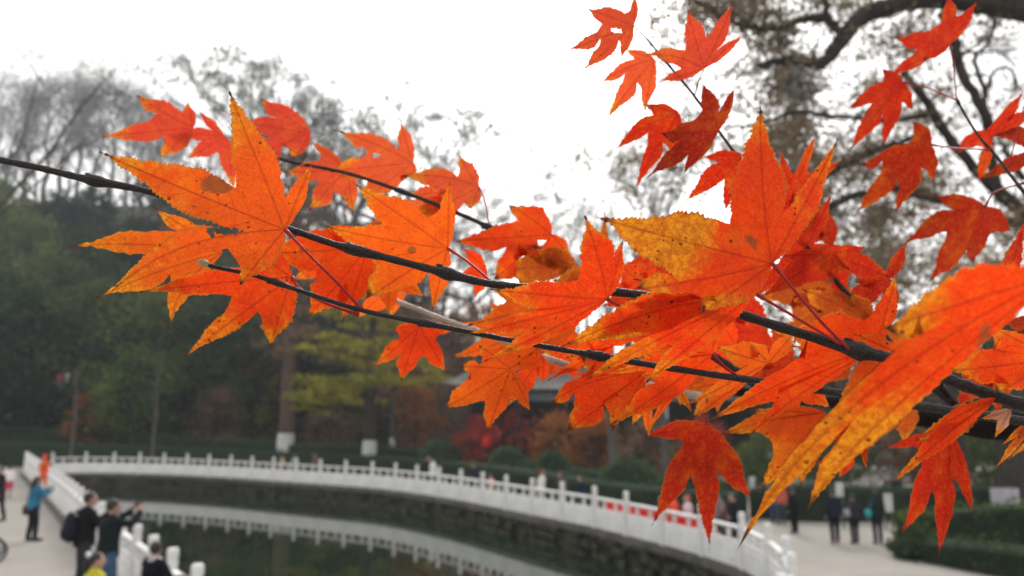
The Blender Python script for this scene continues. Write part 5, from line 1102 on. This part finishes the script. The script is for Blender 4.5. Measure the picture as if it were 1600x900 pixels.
# ------------------------------------------------------------------ small things
def sign(px, y0, y1, w, Y, label, c=(.55, .55, .55), name='white_sign'):
    a, b_ = atY(px, y0, Y), atY(px, y1, Y); root = tag(empty(name, (a.x, Y, 0)), label, 'sign'); ww = w / F * Y
    b = MB(); b.box((0, 0, (a.z + b_.z) / 2), (ww, .06, a.z - b_.z), 0, .01); b.build('board', plain(c, .7), root)
    b = MB()
    for sx in (-1, 1): b.tube([(sx * ww * .4, .05, 0), (sx * ww * .4, .05, a.z - .05)], .03, 6)
    b.build('support', plain((.1, .1, .1)), root)
sign(1311, 754, 776, 11, 28.5, 'small white notice board behind the leftmost of the three walkers')
sign(1387, 771, 800, 12, 28.2, 'upright white notice board right of the three walkers')
sign(1569, 763, 792, 42, 26.5, 'wide white banner on posts above the right-hand hedge', (.42, .4, .46), 'white_banner')
sign(1038, 628, 655, 9, 40, 'small white lantern-like sign hanging among the trees behind the centre leaves', (.6, .62, .66))
sign(1175, 745, 762, 8, 33, 'tiny white board at the left end of the plaza hedge')
b_ = MB(); pts = [q + (q - cen).normalized() * .35 for q in R_CURVE if 922 < 800 + q.x / q.y * F < 1092 and q.y > 20]
for q, r in zip(pts, pts[1:]):
    t = r - q; mid = (q + r) / 2; b_.box((mid.x, mid.y, .86), (t.length + .02, .04, .34), math.atan2(t.y, t.x))
ban = b_.build('red_banner', plain((.75, .03, .025), .7)); tag(ban, 'long red banner strip hung behind the openings of the balustrade at right centre', 'banner')
for px, y, w, h_, c, lb in ((92, 598, 10, 20, (.55, .08, .2), 'person in pink far up among the trees at left'), (103, 600, 8, 14, (.6, .6, .62), 'person in white far up among the trees beside the one in pink')):
    q = atY(px, y + h_ * .6, 69); person(lb, q, 1.6, 0, c, (.3, .3, .3))
q = atY(761, 690, 49); bl_ = tag(empty('red_lantern', (q.x, 49, q.z)), 'small bright red lantern in front of the crimson shrub', 'lantern'); b = MB(); b.lathe((0, 0, -.35), [(.12, 0), (.25, .08), (.3, .35), (.25, .62), (.12, .7)], 14); b.build('shade', plain((.85, .04, .03), .6), bl_, True)
b = MB(); b.tube([(0, 0, .35), (0, 0, .6)], .02, 6); b.tube([(0, 0, -q.z), (0, 0, -.35)], .03, 6); b.build('stand', plain((.05, .05, .05)), bl_)
# wheel of a pushchair cut by the left edge
q = lp(-12, 880); wr = tag(empty('pushchair', (q.x, q.y, TERR)), 'dark pushchair, only its front wheel showing at the left edge', 'pushchair')
for dx in (0.0, -.55):
    b = MB(); R_ = .26; b.tube([(dx, R_ * math.cos(a), R_ + R_ * math.sin(a)) for a in [2 * math.pi * k / 24 for k in range(25)]], .03, 8, False); w_ = b.build('wheel', plain((.02, .02, .02), .6), wr, True); w_.rotation_euler[2] = -.9
    b = MB(); b.tube([(dx, (R_ - .04) * math.cos(a), R_ + (R_ - .04) * math.sin(a)) for a in [2 * math.pi * k / 24 for k in range(25)]], .012, 6, False)
    for k in range(8): a = k * math.pi / 4; b.tube([(dx, 0, R_), (dx, (R_ - .04) * math.cos(a), R_ + (R_ - .04) * math.sin(a))], .006, 5)
    b.build('rim', plain((.5, .5, .5), .3), w_)
b = MB(); b.tube([(0, 0, .26), (-.25, -.1, .6), (-.3, -.5, 1.0)], .018, 8); b.tube([(-.55, 0, .26), (-.35, -.1, .6), (-.4, -.5, 1.0)], .018, 8); b.build('frame', plain((.3, .3, .3), .3), wr)
b = MB(); b.ell((-.3, -.2, .62), (.24, .3, .22)); b.build('seat', plain((.03, .03, .05)), wr, True)
# ------------------------------------------------------------------ air
hm, t_, o_ = newmat('haze'); pv_ = N(t_, 'ShaderNodeVolumePrincipled'); pv_.inputs['Color'].default_value = (.84, .9, 1.0, 1); pv_.inputs['Density'].default_value = 0.0007; pv_.inputs['Anisotropy'].default_value = 0.3
t_.links.new(pv_.outputs[0], o_.inputs['Volume'])
hb = MB(); hb.box((0, 130, 50), (620, 380, 108)); hz_ = hb.build('haze', hm); tag(hz_, kind='stuff')
